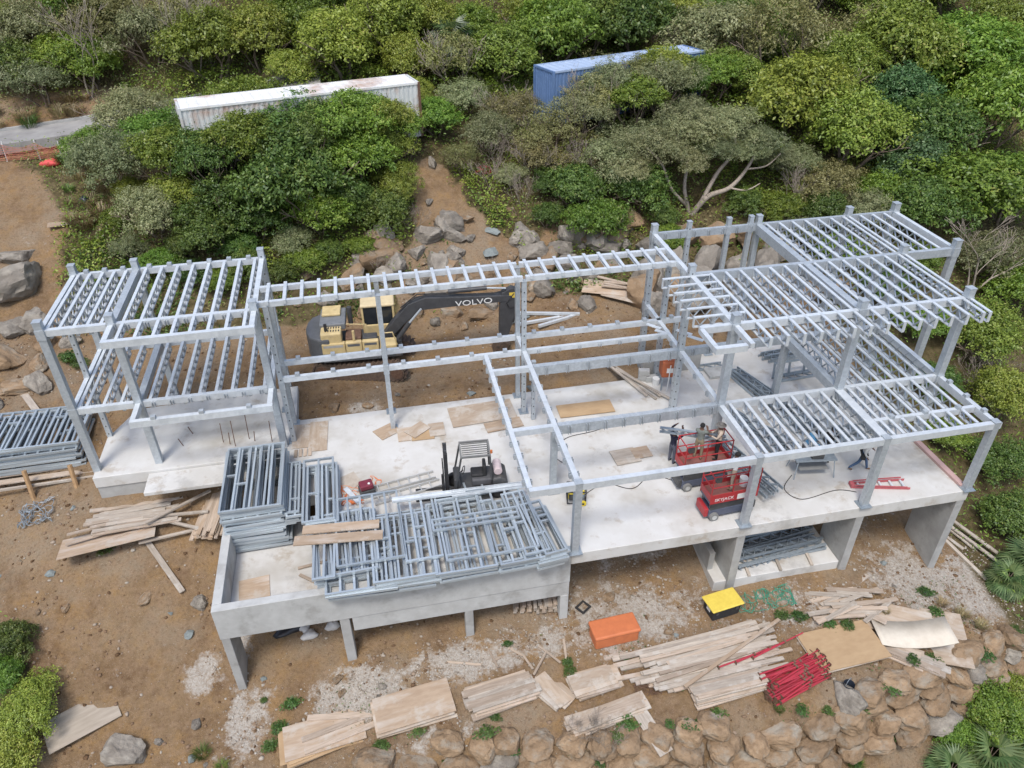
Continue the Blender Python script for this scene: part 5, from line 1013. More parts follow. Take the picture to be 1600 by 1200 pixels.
def rock_mesh(seed, mat, sub=4, cuts=16, rough=.16, dmin=.5, dmax=.85):
    q = np.random.RandomState(seed); v, f = ICO[sub]; v = v.copy()
    for k in range(3):
        w_ = q.normal(size=(3, 3))*(1.3*1.9**k); ph = q.uniform(0, 6, 3); v *= (1+rough*.9/1.6**k*np.sin(v@w_.T+ph).mean(1))[:, None]
    for _ in range(cuts):
        n = q.normal(size=3); n /= np.linalg.norm(n); d = q.uniform(dmin, dmax); s = v@n; v -= np.outer(np.maximum(s-d, 0)*(.97 if dmin < .6 else .8), n)
    for k in range(4):
        w_ = q.normal(size=(4, 3))*(4*1.9**k); ph = q.uniform(0, 6, 4); v *= (1+.05/1.6**k*np.sin(v@w_.T+ph).sum(1)*.5)[:, None]
    v *= q.uniform(.985, 1.015, (len(v), 1)); m = MB(); m.add(v/np.abs(v).max(), f); me = m.mesh('stone', mat, False)
    try: me.shade_smooth(); me.set_sharp_from_angle(angle=R(28))
    except Exception: pass
    return me
ROCKS = {k: [rock_mesh(s*7+i, mt) for i in range(7)] for s, (k, mt) in enumerate((('g', GREYR), ('t', TANR), ('b', BLUER)))}
ROCKS['w'] = [rock_mesh(900+i, TANR, cuts=7, rough=.22, dmin=.66, dmax=.97) for i in range(9)]
def boulder(x, y, s, kind, i, label, group=None, rz=None, sink=.35, parent=None, name='boulder', z=None, cat='boulder'):
    q = random.Random(int(x*97+y*31+i)); zz = gz(x, y) if z is None else z
    o = link(name, ROCKS[kind][i % 7], parent, (x, y, zz+s[2]*(1-2*sink)*.6), (q.uniform(-.25, .25), q.uniform(-.25, .25), q.uniform(0, 6.3) if rz is None else rz), s)
    if not parent: tag(o, label, cat, group)
    return o
hero = [(-24.9, 22.6, (2.1, 1.6, 1.15), 'g', 'largest grey boulder at the left edge beside the dirt track'), (-22.0, 22.3, (.6, .55, .5), 't', 'small round boulder right of the largest left boulder'), (-22.4, 20.2, (.7, .6, .5), 't', 'tan boulder between the largest boulder and the left wing'), (-24.9, 17.6, (1.5, .95, .75), 't', 'long tan boulder at the left edge below the grey ones'), (-23.6, 20.0, (1.0, .9, .7), 'g', 'pale round boulder below the largest left boulder'), (-24.6, 19.6, (.9, 1.1, .7), 'g', 'pale boulder at the very left edge'), (-21.9, 20.0, (.55, .8, .45), 'g', 'upright pale boulder behind the left wing corner'), (-23.4, 15.6, (1.0, .6, .3), 't', 'flat brown rock at the left edge above the far left stack'), (-22.8, 17.0, (.8, .6, .4), 't', 'low tan rock behind the far left stack'),
        (-20.8, 25.8, (.5, .4, .35), 't', 'small tan rock at the foot of the bushes by the dirt track'), (-16.8, -1.4, (1.1, .8, .55), 'g', 'mossy boulder under the lower left plywood sheet'), (-14.4, 3.4, (.4, .35, .25), 'g', 'small green grey rock on the brown slope'), (-16.4, 3.9, (.5, .25, .15), 't', 'flat tan rock on the brown slope'),
        (-7.4, 21.4, (1.5, .9, .8), 't', 'big brown boulder at the toe of the bank behind the excavator cab'), (-5.4, 21.2, (.9, .7, .7), 'g', 'grey boulder right of the big brown one behind the excavator'), (-3.3, 21.0, (.7, .55, .5), 'g', 'dark boulder at the bank toe left of the gully'), (1.2, 23.6, (1.0, .4, .22), 'b', 'upper flat blue grey slab in the gully'), (.9, 22.3, (.75, .5, .28), 'b', 'lower flat blue grey slab in the gully'), (.8, 21.0, (.8, .6, .5), 't', 'tan rock below the flat slabs in the gully'), (-.4, 24.4, (.9, .35, .35), 't', 'long tan rock embedded in the gully soil'), (-1.6, 28.2, (.7, .4, .65), 'g', 'pale upright rock at the top of the gully'), (2.6, 24.6, (.45, .3, .4), 't', 'small tan rock on the right side of the gully'), (-2.2, 25.6, (.5, .25, .2), 'g', 'small flat rock left in the gully'),
        (5.9, 22.4, (.9, .8, 1.3), 'g', 'tall grey boulder on the bank right of the gully'), (5.2, 20.6, (.9, .7, .8), 'g', 'squat grey boulder below the tall one on the bank'), (7.3, 19.9, (1.0, .6, .6), 't', 'brown boulder on the bank above the plywood heap'), (4.0, 21.4, (.5, .5, .7), 'g', 'narrow grey boulder left of the tall one on the bank'),
        (-.3, 18.0, (1.1, .6, .45), 't', 'wide tan rock in the row behind the excavator boom'), (-2.0, 18.4, (.8, .55, .5), 't', 'tan rock in the row behind the excavator boom, left of the wide one'), (1.2, 17.3, (.95, .8, .18), 'b', 'flat blue grey slab on the earth beside the excavator arm'), (-1.5, 17.2, (.4, .35, .35), 't', 'small pointed rock under the excavator boom'), (-3.0, 17.9, (.6, .4, .35), 'g', 'grey rock beside the excavator track'), (5.4, 17.3, (.85, .6, .4), 'g', 'light grey rock on the earth left of the plywood heap'), (4.7, 17.4, (.5, .4, .5), 't', 'tan rock beside the light grey rock on the earth'), (-7.0, 11.5, (.35, .3, .25), 't', 'round rock on the earth behind the slab edge'), (-8.6, 11.7, (.4, .3, .2), 't', 'dark rock in the corner between slab and left wing'), (1.0, 11.3, (.45, .3, .2), 'b', 'blue grey rock at the rear slab edge')]
for i, (x, y, s, k, lb) in enumerate(hero): boulder(x, y, s, k, i, lb)
bank = [(8.6, 17.2), (9.6, 18.4), (10.6, 17.0), (11.4, 19.2), (12.3, 17.4), (13.2, 18.8), (13.9, 16.6), (14.9, 18.4), (15.6, 16.6), (16.6, 18.0), (17.6, 16.6), (12.6, 21.0), (14.4, 20.6), (16.2, 20.2), (10.2, 20.4), (17.9, 19.4), (19.0, 17.6), (9.0, 16.2), (11.4, 15.9), (13.2, 15.4), (15.0, 15.2), (18.6, 15.6)]
for i, (x, y) in enumerate(sorted(bank)): q = random.Random(i); s = q.uniform(.9, 1.45); boulder(x, y, (s*1.15, s*.9, s*.9), 'g' if i % 4 else 't', i, ORD[i]+' from the left of the boulders banked behind the right wing', 'boulders banked behind the right wing', sink=.15)
rq = random.Random(99)
for i in range(60):
    x = rq.uniform(-9, 10); y = rq.uniform(18.9, 22.6) if i % 3 else rq.uniform(21.5, 24.5); s = rq.uniform(.4, 1.15)
    boulder(x, y, (s*1.2, s*.85, s*.8), rq.choice('gggtt'), i, 'tumbled boulder half buried at the toe of the bank behind the link', 'tumbled boulders at the toe of the bank', sink=.3)
for i, (x, y) in enumerate([(-26.0, 21.6), (-26.2, 19.0), (-25.6, 16.2), (-24.2, 14.6), (-22.8, 18.4), (-21.6, 18.6), (-25.2, 24.6), (-22.6, 15.6), (-27.2, 17.4), (-21.0, 21.6)]):
    s = rq.uniform(.5, .95); boulder(x, y, (s*1.2, s*.9, s*.7), rq.choice('gt'), i+3, 'boulder in the heap of rocks at the left edge behind the left wing', 'boulders heaped at the left edge')
for i in range(46):
    x, y = rq.uniform(-12, 9), rq.uniform(18.6, 25)
    if abs(x+1.6) > 1.6 and y > 22.5: continue
    s = rq.uniform(.18, .45); boulder(x, y, (s*1.3, s, s*.7), rq.choice('gtt'), i, 'small rock lying on the eroded earth bank', 'small rocks on the eroded bank', cat='rock', name='rock')
for i in range(40):
    x, y = rq.choice([(rq.uniform(-17, -9), rq.uniform(-3, 4)), (rq.uniform(-9, 4), rq.uniform(11, 12.6)), (rq.uniform(-24, -19), rq.uniform(4, 9)), (rq.uniform(-8, 18), rq.uniform(-1.8, 1))]); s = rq.uniform(.1, .24)
    boulder(x, y, (s*1.3, s, s*.7), rq.choice('gttb'), i, 'small loose stone lying on the brown earth', 'loose stones on the earth', cat='rock', name='rock')
# dry stone wall at the foot of the site
wall = thing('stone_retaining_wall', 'dry stacked boulder wall with weeds along the lower edge of the site', 'stone wall')
for row in range(4):
    x = -11.2+.6*(row % 2)
    while x < 19.2:
        q = rq.uniform(.5, 1.0); y0 = float(np.interp(x, CREST[:, 0], CREST[:, 1])); y = y0-.05-.36*row+rq.uniform(-.1, .1)
        zc = hz(x, y0+.5); s = (q*1.08, .55+.2*rq.random(), .38+.14*rq.random())
        if not (row == 0 and rq.random() < .3):
            o = link('stone', ROCKS['g' if rq.random() < .08 else 'w'][rq.randrange(7)], wall, (x, y, zc-.12-.56*row+rq.uniform(-.07, .07)), (rq.uniform(-.14, .14), rq.uniform(-.16, .16), rq.choice((0, math.pi))+rq.uniform(-.2, .2)+math.atan2(float(np.interp(x+1, CREST[:, 0], CREST[:, 1]))-y0, 1)), s)
        x += q*1.7
# gravel and clods: too many to count
def scatter_stones(n, seed, mat, xr, yr, smin, smax, keep, name):
    q = np.random.RandomState(seed); x = q.uniform(*xr, n); y = q.uniform(*yr, n); p = keep(x, y); k = q.uniform(size=n) < p; x, y = x[k], y[k]; z = ground_z(x, y); n = len(x)
    v0, f0 = ICO[1]; f0 = np.array(f0); nv = len(v0); s = smin+(smax-smin)*q.uniform(size=n)**3
    sc = s[:, None]*np.stack([q.uniform(.8, 1.5, n), q.uniform(.7, 1.2, n), q.uniform(.4, .9, n)], -1)
    V = v0[None]*(1+q.uniform(-.25, .25, (n, nv, 1)))*sc[:, None]; a = q.uniform(0, 6.28, n); c, sn = np.cos(a)[:, None], np.sin(a)[:, None]
    X = V[..., 0]*c-V[..., 1]*sn+x[:, None]; Y = V[..., 0]*sn+V[..., 1]*c+y[:, None]; Z = V[..., 2]+(z+s*.15)[:, None]
    me = bpy.data.meshes.new(name); me.vertices.add(n*nv); me.vertices.foreach_set('co', np.stack([X, Y, Z], -1).ravel())
    F_ = (f0[None]+(np.arange(n)*nv)[:, None, None]).reshape(-1, 3); me.loops.add(len(F_)*3); me.loops.foreach_set('vertex_index', F_.ravel()); me.polygons.add(len(F_)); me.polygons.foreach_set('loop_start', np.arange(len(F_))*3); me.update()
    at_ = me.attributes.new('var', 'FLOAT', 'FACE'); at_.data.foreach_set('value', np.repeat(q.uniform(size=n), len(f0)).astype(np.float32)); me.materials.append(mat); return link(name, me)
def varmat(name, cols, rough=.9):
    m = bpy.data.materials.new(name); m.use_nodes = True; N = m.node_tree.nodes; L = m.node_tree.links; at_ = N.new('ShaderNodeAttribute'); at_.attribute_name = 'var'; cr = N.new('ShaderNodeValToRGB'); e = cr.color_ramp.elements
    e[0].color = (*cols[0], 1); e[1].color = (*cols[-1], 1)
    for i, c_ in enumerate(cols[1:-1]): x = e.new((i+1)/(len(cols)-1)); x.color = (*c_, 1)
    L.new(at_.outputs['Fac'], cr.inputs[0]); L.new(cr.outputs[0], N['Principled BSDF'].inputs[0]); N['Principled BSDF'].inputs['Roughness'].default_value = rough; N['Principled BSDF'].inputs['Specular IOR Level'].default_value = .2; return m
notslab = lambda x, y: 1-((x > -.3) & (x < 16.6) & (y > 1.5) & (y < 12.6) | (x > -18.6) & (x < -10.2) & (y > 8.1) & (y < 13.3) | (x > -12.9) & (x < 8) & (y > 1.5) & (y < 10.4)).astype(float)
gravm = varmat('gravel_mix', [(.10, .058, .03), (.17, .105, .06), (.23, .155, .10), (.31, .24, .18), (.42, .38, .32)])
tag(scatter_stones(26000, 4, gravm, (-26, 19), (-6, 20), .015, .085, lambda x, y: notslab(x, y)*openness(x, y)*np.clip(fbm(x*.5, y*.5, 71)*2.6-.7, .12, 1), 'gravel'), 'loose gravel and clods strewn over the bare brown earth', 'gravel', kind='stuff')
tag(scatter_stones(26000, 5, varmat('pale_rubble', [(.22, .17, .125), (.34, .30, .25), (.46, .43, .38)]), (-14, 20), (-4, 3), .012, .06, lambda x, y: np.clip(spots(x, y)*1.2-.15, 0, 1), 'rubble'), 'pale concrete rubble chips on the ground before the pillars', 'rubble', kind='stuff')

# ---------------------------------------------------------------- vegetation
LEAF = {'B': leafmat('leaf_bright_green', (.08, .145, .02), (.19, .28, .04), (.27, .29, .07)),
        'Y': leafmat('leaf_yellow_green', (.125, .175, .025), (.27, .325, .055), (.34, .30, .10)),
        'D': leafmat('leaf_dark_green', (.05, .095, .02), (.135, .20, .04), (.20, .21, .05)),
        'O': leafmat('leaf_olive_grey', (.15, .175, .075), (.29, .30, .15), (.34, .31, .19)),
        'R': leafmat('leaf_dry_olive', (.17, .165, .06), (.29, .275, .11), (.22, .26, .06)),
        'T': leafmat('leaf_blue_green', (.045, .115, .04), (.11, .21, .075), (.18, .25, .09)),
        'X': leafmat('leaf_red', (.25, .02, .02), (.42, .05, .04))}
BARK = M('grey_bark', (.22, .17, .13), (.15, .115, .085), scale=6, rough=.9, bump=.3, rnd=.15)
PALEB = M('pale_branch', (.40, .34, .28), (.29, .24, .19), scale=6, rough=.9, bump=.2, rnd=.1)
def leaf_arrays(C, Nn, size, q, asp=.5):
    # one pointed leaf (4 corners) per centre, facing roughly along Nn
    n = len(C); t = q.normal(size=(n, 3)); t -= (t*Nn).sum(1, keepdims=True)*Nn; t /= np.linalg.norm(t, axis=1, keepdims=True)+1e-9; b_ = np.cross(Nn, t)
    L_ = (size*q.uniform(.65, 1.35, n))[:, None]; Wd = L_*asp
    return np.stack([C-t*L_*.5, C+b_*Wd*.5+Nn*L_*.06, C+t*L_*.5-Nn*L_*.1, C-b_*Wd*.5+Nn*L_*.06], 1)
def quads_mesh(name, Q, var, mat):
    n = len(Q); me = bpy.data.meshes.new(name); me.vertices.add(n*4); me.vertices.foreach_set('co', Q.reshape(-1)); me.loops.add(n*4); me.loops.foreach_set('vertex_index', np.arange(n*4)); me.polygons.add(n); me.polygons.foreach_set('loop_start', np.arange(n)*4); me.update()
    a = me.attributes.new('var', 'FLOAT', 'FACE'); a.data.foreach_set('value', var.astype(np.float32)); me.materials.append(mat); return me
def crown(seed, mat, n=10500, leaf=.085, lobes=14, spread=.62, flat=.75, fill=.35, asp=.5):
    q = np.random.RandomState(seed); d = q.normal(size=(lobes, 3)); d /= np.linalg.norm(d, axis=1, keepdims=True); d[:, 2] = np.abs(d[:, 2])*.9-.25
    cen = d*spread*q.uniform(.6, 1.2, (lobes, 1)); cen[0] = (0, 0, .1); rad = q.uniform(.2, .48, lobes); rad[0] = .55
    ncl = n//13; li = q.choice(lobes, ncl, p=rad**2/(rad**2).sum()); u = q.normal(size=(ncl, 3)); u /= np.linalg.norm(u, axis=1, keepdims=True); u[:, 2] = np.where(u[:, 2] < -.35, -u[:, 2], u[:, 2])
    rr = rad[li]*np.where(q.uniform(size=ncl) < fill, q.uniform(.4, .9, ncl), q.uniform(.85, 1.16, ncl)); cl = cen[li]+u*rr[:, None]
    k = q.choice(ncl, n); C = cl[k]+q.normal(size=(n, 3))*.042; Nn = u[k]*.7+np.array([0, 0, .65])+q.normal(size=(n, 3))*.5; Nn /= np.linalg.norm(Nn, axis=1, keepdims=True)
    C[:, 2] *= flat; Q = leaf_arrays(C, Nn, np.full(n, leaf), q, asp); cv = q.uniform(size=ncl); var = np.clip(.65*cv[k]+.35*q.uniform(size=n), 0, 1)
    return quads_mesh('crown', Q, var, mat)
def branches(seed, height=1., stems=4, lean=.5, depth=3, r0=.05, up=.5, kids=3, mat=None, rad_min=.006, sides=4):
    q = random.Random(seed); m = MB()
    def grow(p, d, l, r_, k):
        n = 3
        for i in range(n):
            d2 = (d+Vector((q.uniform(-1, 1), q.uniform(-1, 1), q.uniform(-.6, 1)*up))*.28).normalized(); e_ = p+d2*(l/n); m.tube(p, e_, r_, max(r_*.8, rad_min), n=sides, cap=False); p, d = e_, d2; r_ = max(r_*.8, rad_min)
            if k > 0 and i > 0:
                for _ in range(q.choice((kids-1, kids))//(1 if i == n-1 else 2)): grow(p, (d+Vector((q.uniform(-1, 1), q.uniform(-1, 1), q.uniform(-.3, .9)))*.75).normalized(), l*q.uniform(.5, .75), r_*.65, k-1)
    for s in range(stems): a = 6.283*s/stems+q.uniform(-.5, .5); grow(Vector((.05*math.cos(a), .05*math.sin(a), -.15)), Vector((lean*math.cos(a), lean*math.sin(a), 1)).normalized(), height*q.uniform(.55, .75), r0*q.uniform(.7, 1.1), depth)
    return m.mesh('trunk', mat or BARK, True)
CR = {}
for sp, kw in dict(B=dict(leaf=.056, n=15000), Y=dict(leaf=.05, n=16000, fill=.4), D=dict(leaf=.056, n=15000), O=dict(leaf=.05, n=12000, lobes=16, spread=.7, asp=.4), R=dict(leaf=.048, n=7000, lobes=14, spread=.72, fill=.5, asp=.4), T=dict(leaf=.056, n=14000), X=dict(leaf=.12, n=500)).items():
    CR[sp] = [crown(100+7*i+ord(sp), LEAF[sp], **kw) for i in range(3 if sp != 'X' else 1)]
TR = [branches(300+i, 1., 4, .55, 2, .045, kids=3) for i in range(4)]
DRY = [branches(400+i, 1.15, 7, .6, 3, .022, kids=3, mat=PALEB, rad_min=.005, sides=3) for i in range(3)]
NAMES = {'B': 'bright green', 'Y': 'yellow green', 'D': 'dark green', 'O': 'grey olive', 'R': 'dry olive', 'T': 'bluish green'}
vq = random.Random(17)
def bush(x, y, r_, sp, label, group=None, name='bush', lift_=.55, squash=None):
    z = gz(x, y); o = thing(name, label, 'tree' if 'tree' in name else 'bush', (x, y, z), vq.uniform(0, 6.28), group)
    s = squash or vq.uniform(.85, 1.15)
    link('crown', vq.choice(CR[sp]), o, (0, 0, r_*lift_*s), scale=(r_, r_, r_*s*1.05))
    link('trunk', vq.choice(DRY if sp == 'R' and vq.random() < .35 else TR), o, scale=(r_*.95, r_*.95, r_*.9*s*(lift_+.35))) 
    return o
HERO=[(-19.9,34.1,2.41,'O'),(-15.3,27.3,2.55,'D'),(-19.8,28.0,2.20,'O'),(-11.1,29.0,2.65,'D'),(-12.9,34.2,2.05,'B'),(-8.1,31.1,1.99,'D'),(-5.8,29.6,2.34,'D'),(-9.5,24.7,2.90,'D'),(-13.7,24.9,2.15,'D'),(-6.1,26.7,2.27,'B'),(-4.3,27.9,1.55,'Y'),(-17.6,24.7,1.77,'O'),(-14.5,23.5,1.77,'D'),(-8.6,24.1,1.83,'B'),(-5.0,24.1,1.49,'D'),(-17.6,30.8,1.92,'B'),(-10.9,27.1,1.87,'Y'),(-21.6,31.6,1.55,'B'),(-16.2,25.5,1.62,'Y'),(-12.1,23.9,1.62,'D'),(-6.9,24.8,1.67,'D'),(-4.0,25.7,1.33,'Y'),(-25.1,42.5,2.21,'B'),(-23.3,41.2,1.97,'B'),(-19.4,42.0,2.65,'O'),(-14.9,39.7,3.03,'Y'),(-12.0,39.9,2.63,'Y'),(-10.0,37.3,1.72,'Y'),(-6.4,37.5,3.22,'Y'),(-8.9,41.5,2.24,'B'),(-27.8,44.9,2.68,'O'),(-21.5,43.2,3.11,'R'),(-17.3,43.6,2.26,'R'),(-28.4,42.0,2.18,'D'),(-26.5,40.0,1.93,'O'),(-3.2,39.6,3.12,'Y'),(-1.9,37.1,1.98,'Y'),(4.5,37.6,3.15,'Y'),(8.7,39.8,3.28,'B'),(12.4,42.2,2.93,'D'),(16.4,42.0,3.46,'D'),(-0.9,31.6,1.86,'B'),(1.6,34.1,1.73,'O'),(3.3,41.1,2.33,'B'),(-0.4,41.4,2.30,'Y'),(20.4,38.8,3.84,'O'),(24.7,35.1,3.69,'R'),(16.1,32.8,2.21,'D'),(20.7,33.6,2.48,'Y'),(22.6,27.9,3.75,'Y'),(28.5,32.6,3.18,'Y'),(33.4,34.1,3.75,'Y'),(38.8,34.0,4.29,'B'),(46.2,38.8,3.10,'Y'),(31.0,29.6,2.67,'T'),(30.9,25.5,3.37,'D'),(37.6,27.7,3.57,'B'),(24.9,25.0,3.27,'Y'),(28.5,22.8,2.44,'T'),(30.4,20.9,3.58,'B'),(35.1,21.5,2.91,'B'),(26.9,19.2,2.32,'D'),(30.2,17.0,2.31,'O'),(26.0,21.3,1.79,'B'),(10.8,34.8,2.24,'R'),(12.8,31.2,2.14,'R'),(6.4,28.3,2.03,'R'),(9.5,25.8,1.99,'O'),(6.7,24.5,1.95,'D'),(10.5,23.7,1.94,'D'),(7.2,21.9,1.71,'B'),(11.7,26.6,2.21,'O'),(22.4,22.1,1.98,'R'),(21.3,20.5,1.55,'D'),(24.0,20.1,1.56,'O'),(26.8,11.6,2.48,'Y'),(25.7,8.2,2.03,'Y'),(31.4,14.7,2.27,'B'),(23.3,4.7,1.58,'D'),(21.7,1.6,1.77,'D'),(15.6,-5.4,1.51,'B'),(13.9,-6.1,0.98,'B'),(17.4,-5.0,1.29,'Y'),(-21.2,2.8,1.07,'D'),(-19.9,0.1,1.40,'Y'),(-20.2,-1.1,1.32,'Y'),(-21.1,1.5,0.93,'B'),(3.8,32.0,1.90,'R'),(4.9,27.3,1.80,'R'),(2.1,29.5,1.63,'O'),(0.1,27.6,1.19,'R'),(21.0,24.6,1.63,'O'),(-1.8,34.4,1.29,'Y')]
def zone(x, y):
    if y < 8 and x < -15: return 'at the lower left corner'
    if y < 0 and x > 10: return 'below the stone wall at the lower right'
    if x > 19 and y < 19: return 'beyond the right end of the slab'
    if y < 30 and x < -2: return 'on the bank left of the gully'
    if x < -18 and y > 37: return 'on the hill above the road'
    if y > 36 and x < 12: return 'on the hill above the containers'
    if x >= 12 and y > 24: return 'on the wooded hill behind the right wing'
    if y < 30: return 'on the bank right of the gully'
    return 'around the containers'
placed = []
LOW = [(-15.8, 21.6, 1.2, 'D'), (-14.2, 21.2, 1.3, 'B'), (-12.8, 21.8, 1.4, 'D'), (-11.2, 21.4, 1.3, 'D'), (-9.7, 21.9, 1.3, 'B'), (-13.4, 22.8, 1.5, 'D'), (-10.4, 22.9, 1.4, 'O'), (-8.4, 22.6, 1.2, 'D'), (-6.6, 22.8, 1.1, 'B'), (-17.4, 22.4, 1.3, 'B'), (-18.9, 23.4, 1.2, 'O'), (-16.2, 23.2, 1.3, 'D'), (4.6, 23.6, 1.2, 'D'), (8.2, 23.0, 1.4, 'O'), (11.6, 22.2, 1.3, 'D'), (3.2, 26.6, 1.3, 'O'), (5.6, 25.8, 1.5, 'D'), (-19.9, 25.6, 1.1, 'B'), (-19.2, 27.2, 1.2, 'Y'), (18.6, 21.4, 1.6, 'B'), (16.8, 22.4, 1.6, 'D'), (19.6, 19.6, 1.5, 'O'), (21.0, 17.6, 1.7, 'B'), (22.6, 15.4, 1.8, 'D'), (23.6, 13.0, 1.8, 'B'), (22.6, 9.6, 1.6, 'D'), (21.6, 6.8, 1.5, 'B')]
SCREEN = [(-14.4, 25.6, 2.0, 'D'), (-12.6, 26.2, 2.3, 'B'), (-10.4, 26.6, 2.5, 'D'), (-8.2, 27.2, 2.3, 'D'), (-6.2, 27.7, 2.4, 'B'), (-4.4, 28.3, 1.9, 'Y'), (-9.4, 28.0, 2.5, 'D'), (-13.4, 27.2, 1.9, 'D'), (-11.3, 27.9, 1.7, 'O'), (-7.0, 28.9, 1.8, 'D'), (-16.6, 26.4, 2.1, 'B'),
          (9.2, 30.3, 2.1, 'R'), (10.9, 30.4, 2.3, 'O'), (12.6, 31.3, 2.3, 'R'), (14.6, 31.6, 2.4, 'Y'), (16.0, 31.4, 1.9, 'B'), (18.6, 32.6, 2.0, 'B'), (-3.1, 28.9, 1.5, 'B'), (11.8, 29.2, 2.2, 'B'), (14.0, 30.0, 2.2, 'O'), (8.4, 28.9, 1.8, 'O')]
for x, y, r_, sp in SCREEN:
    bush(x, y, r_*1.12, sp, NAMES[sp]+' bush '+('hiding the side of the white container' if x < 0 else 'hiding the side of the blue container'), NAMES[sp]+' bushes '+('before the white container' if x < 0 else 'before the blue container'), lift_=1.15 if x < 0 else 1.1); placed.append((x, y, r_))
for x, y, r_, sp in LOW: bush(x, y, r_, sp, NAMES[sp]+' low bush '+zone(x, y), NAMES[sp]+' low bushes '+zone(x, y), lift_=.5); placed.append((x, y, r_*.8))
for x, y, r_, sp in HERO:
    if (x+8.5)**2/50+(y-29.7)**2/6 < 1 and y < 31.2 and y > 28.2: pass
    bush(x, y, r_*(1.28 if y > 19 else 1.1), sp, NAMES[sp]+' bush '+zone(x, y), NAMES[sp]+' bushes '+zone(x, y), lift_=.56); placed.append((x, y, r_))
fill = []; tries = 0; fr = np.random.RandomState(8)
while len(fill) < 150 and tries < 14000:
    tries += 1; x = fr.uniform(-46, 62); y = fr.uniform(-9, 64)
    if x < -22 and y < 12 and x > -40 and y > 3: continue
    if y < -4 and x < -13: continue
    o_ = float(openness(np.array([x]), np.array([y]))[0]); r_ = fr.uniform(1.3, 2.2) if y < 30 else fr.uniform(2.0, 3.8)
    if o_ > .15 or (y < 20 and -20.5 < x < 20.5 and y > -8): continue
    if y < -5 and x < 12: continue
    # leave room for what shows between the leaves: containers, road
    if -17 < x < 0 and 25.5+.23*(x+15) < y < 31.5+.23*(x+15): continue
    if 5.5 < x < 19.5 and 29.5+.33*(x-7) < y < 34.5+.33*(x-7): continue
    if x < -20 and 32.2 < y < 39.2: continue
    if x < -20 and y < 32 : r_ *= .5
    if any((x-a)**2+(y-b_)**2 < (.5*(r_+c_))**2 for a, b_, c_ in placed): continue
    nz = float(fbm(np.array([x*.09]), np.array([y*.09]), 41)[0]); g = fr.uniform()
    sp = ('Y' if g < .45 else 'B' if g < .7 else 'D' if g < .8 else 'O' if g < .92 else 'R')
    if x > 20: sp = 'Y' if g < .38 else 'B' if g < .72 else 'D' if g < .86 else 'O' if g < .95 else 'R'
    if x < -2 and 20 < y < 30: sp = 'D' if g < .5 else 'B' if g < .75 else 'Y' if g < .88 else 'O'
    if -2 < x < 14 and 20 < y < 32: sp = 'R' if g < .22 else 'O' if g < .5 else 'B' if g < .75 else 'D'
    if x < -15 and y > 38: sp = 'O' if g < .3 else 'R' if g < .45 else 'Y' if g < .8 else 'B'
    fill.append((x, y, r_, sp)); placed.append((x, y, r_))
for x, y, r_, sp in fill: bush(x, y, r_*1.15, sp, NAMES[sp]+' bush '+zone(x, y), NAMES[sp]+' bushes '+zone(x, y))
grp = {}
for o in COL.objects:
    if o.parent is None and o.name.startswith('bush') and 'group' in o: grp.setdefault(o['group'], []).append(o)
for g_, L_ in grp.items():
    if len(L_) < 2: continue
    L_.sort(key=lambda o: math.atan2(o.location.x+6.1, o.location.y+18.57))
    n_ = len(L_)
    for k, o in enumerate(L_):
        if k < 22 and (k <= n_/2 or n_ > 44): o['label'] = ORD[k]+' from the left: '+o['label']
        elif n_-1-k < 22: o['label'] = ORD[n_-1-k]+' from the right: '+o['label']
# the wide grey tree with bare twisted limbs above the rock bank
ot = thing('spreading_tree', 'wide grey olive tree with twisted bare limbs above the rock bank', 'tree', (13.6, 22.8, gz(13.6, 22.8)-.2))
def limb(m, pts, r0, r1):
    P_ = [Vector(p) for p in pts]; dense = []
    for i in range(len(P_)-1):
        a, b_, c_, d = P_[max(i-1, 0)], P_[i], P_[i+1], P_[min(i+2, len(P_)-1)]
        for k in range(6):
            t = k/6; dense.append(.5*((2*b_)+(c_-a)*t+(2*a-5*b_+4*c_-d)*t*t+(3*b_-a-3*c_+d)*t**3))
    dense.append(P_[-1]); n = len(dense)
    for i in range(n-1): m.tube(dense[i], dense[i+1], r0+(r1-r0)*i/(n-1), r0+(r1-r0)*(i+1)/(n-1), n=7, cap=False)
m = MB(); limb(m, [(0, 0, 0), (.9, -.1, 1.2), (2.2, -.2, 1.7), (3.4, .3, 2.6), (4.2, .6, 4.0)], .2, .07); limb(m, [(.6, 0, .9), (1.6, .5, 2.4), (2.6, .9, 3.4), (2.8, 1.2, 4.6)], .15, .06); limb(m, [(0, .1, 0), (-.4, .5, 1.6), (-.2, 1.1, 3.2), (-.9, 1.5, 4.6)], .15, .05); limb(m, [(-.2, .3, .6), (-1.4, .2, 1.8), (-2.0, .6, 3.2), (-3.0, .8, 4.2)], .12, .05); limb(m, [(2.2, -.2, 1.7), (3.0, -.8, 1.7), (3.8, -.9, 2.1)], .07, .03); limb(m, [(3.4, .3, 2.6), (4.4, -.2, 2.9), (5.2, -.2, 3.6)], .07, .03)
m.build('trunk', PALEB, ot, smooth=True)
for k, (x, y, z, r_) in enumerate([(.2, 1.6, 4.6, 2.3), (2.4, 1.6, 4.7, 2.2), (-2.2, 1.2, 4.0, 2.1), (4.3, 1.0, 3.9, 1.8), (-.8, .2, 3.5, 1.5), (3.4, .3, 3.6, 1.4), (5.4, .3, 2.9, 1.4), (.8, 3.0, 5.0, 2.1), (-3.6, .8, 2.9, 1.5), (1.2, .2, 3.9, 1.3)]): link('crown', CR['O'][k % 3], ot, (x, y, z), (0, 0, k*1.3), (r_*1.08, r_*1.08, r_*1.0))
rs = bush(1.5, 27.1, .95, 'X', 'small red leaved shrub in the middle of the gully'); rs.children[0].scale = (.8, .8, .7)
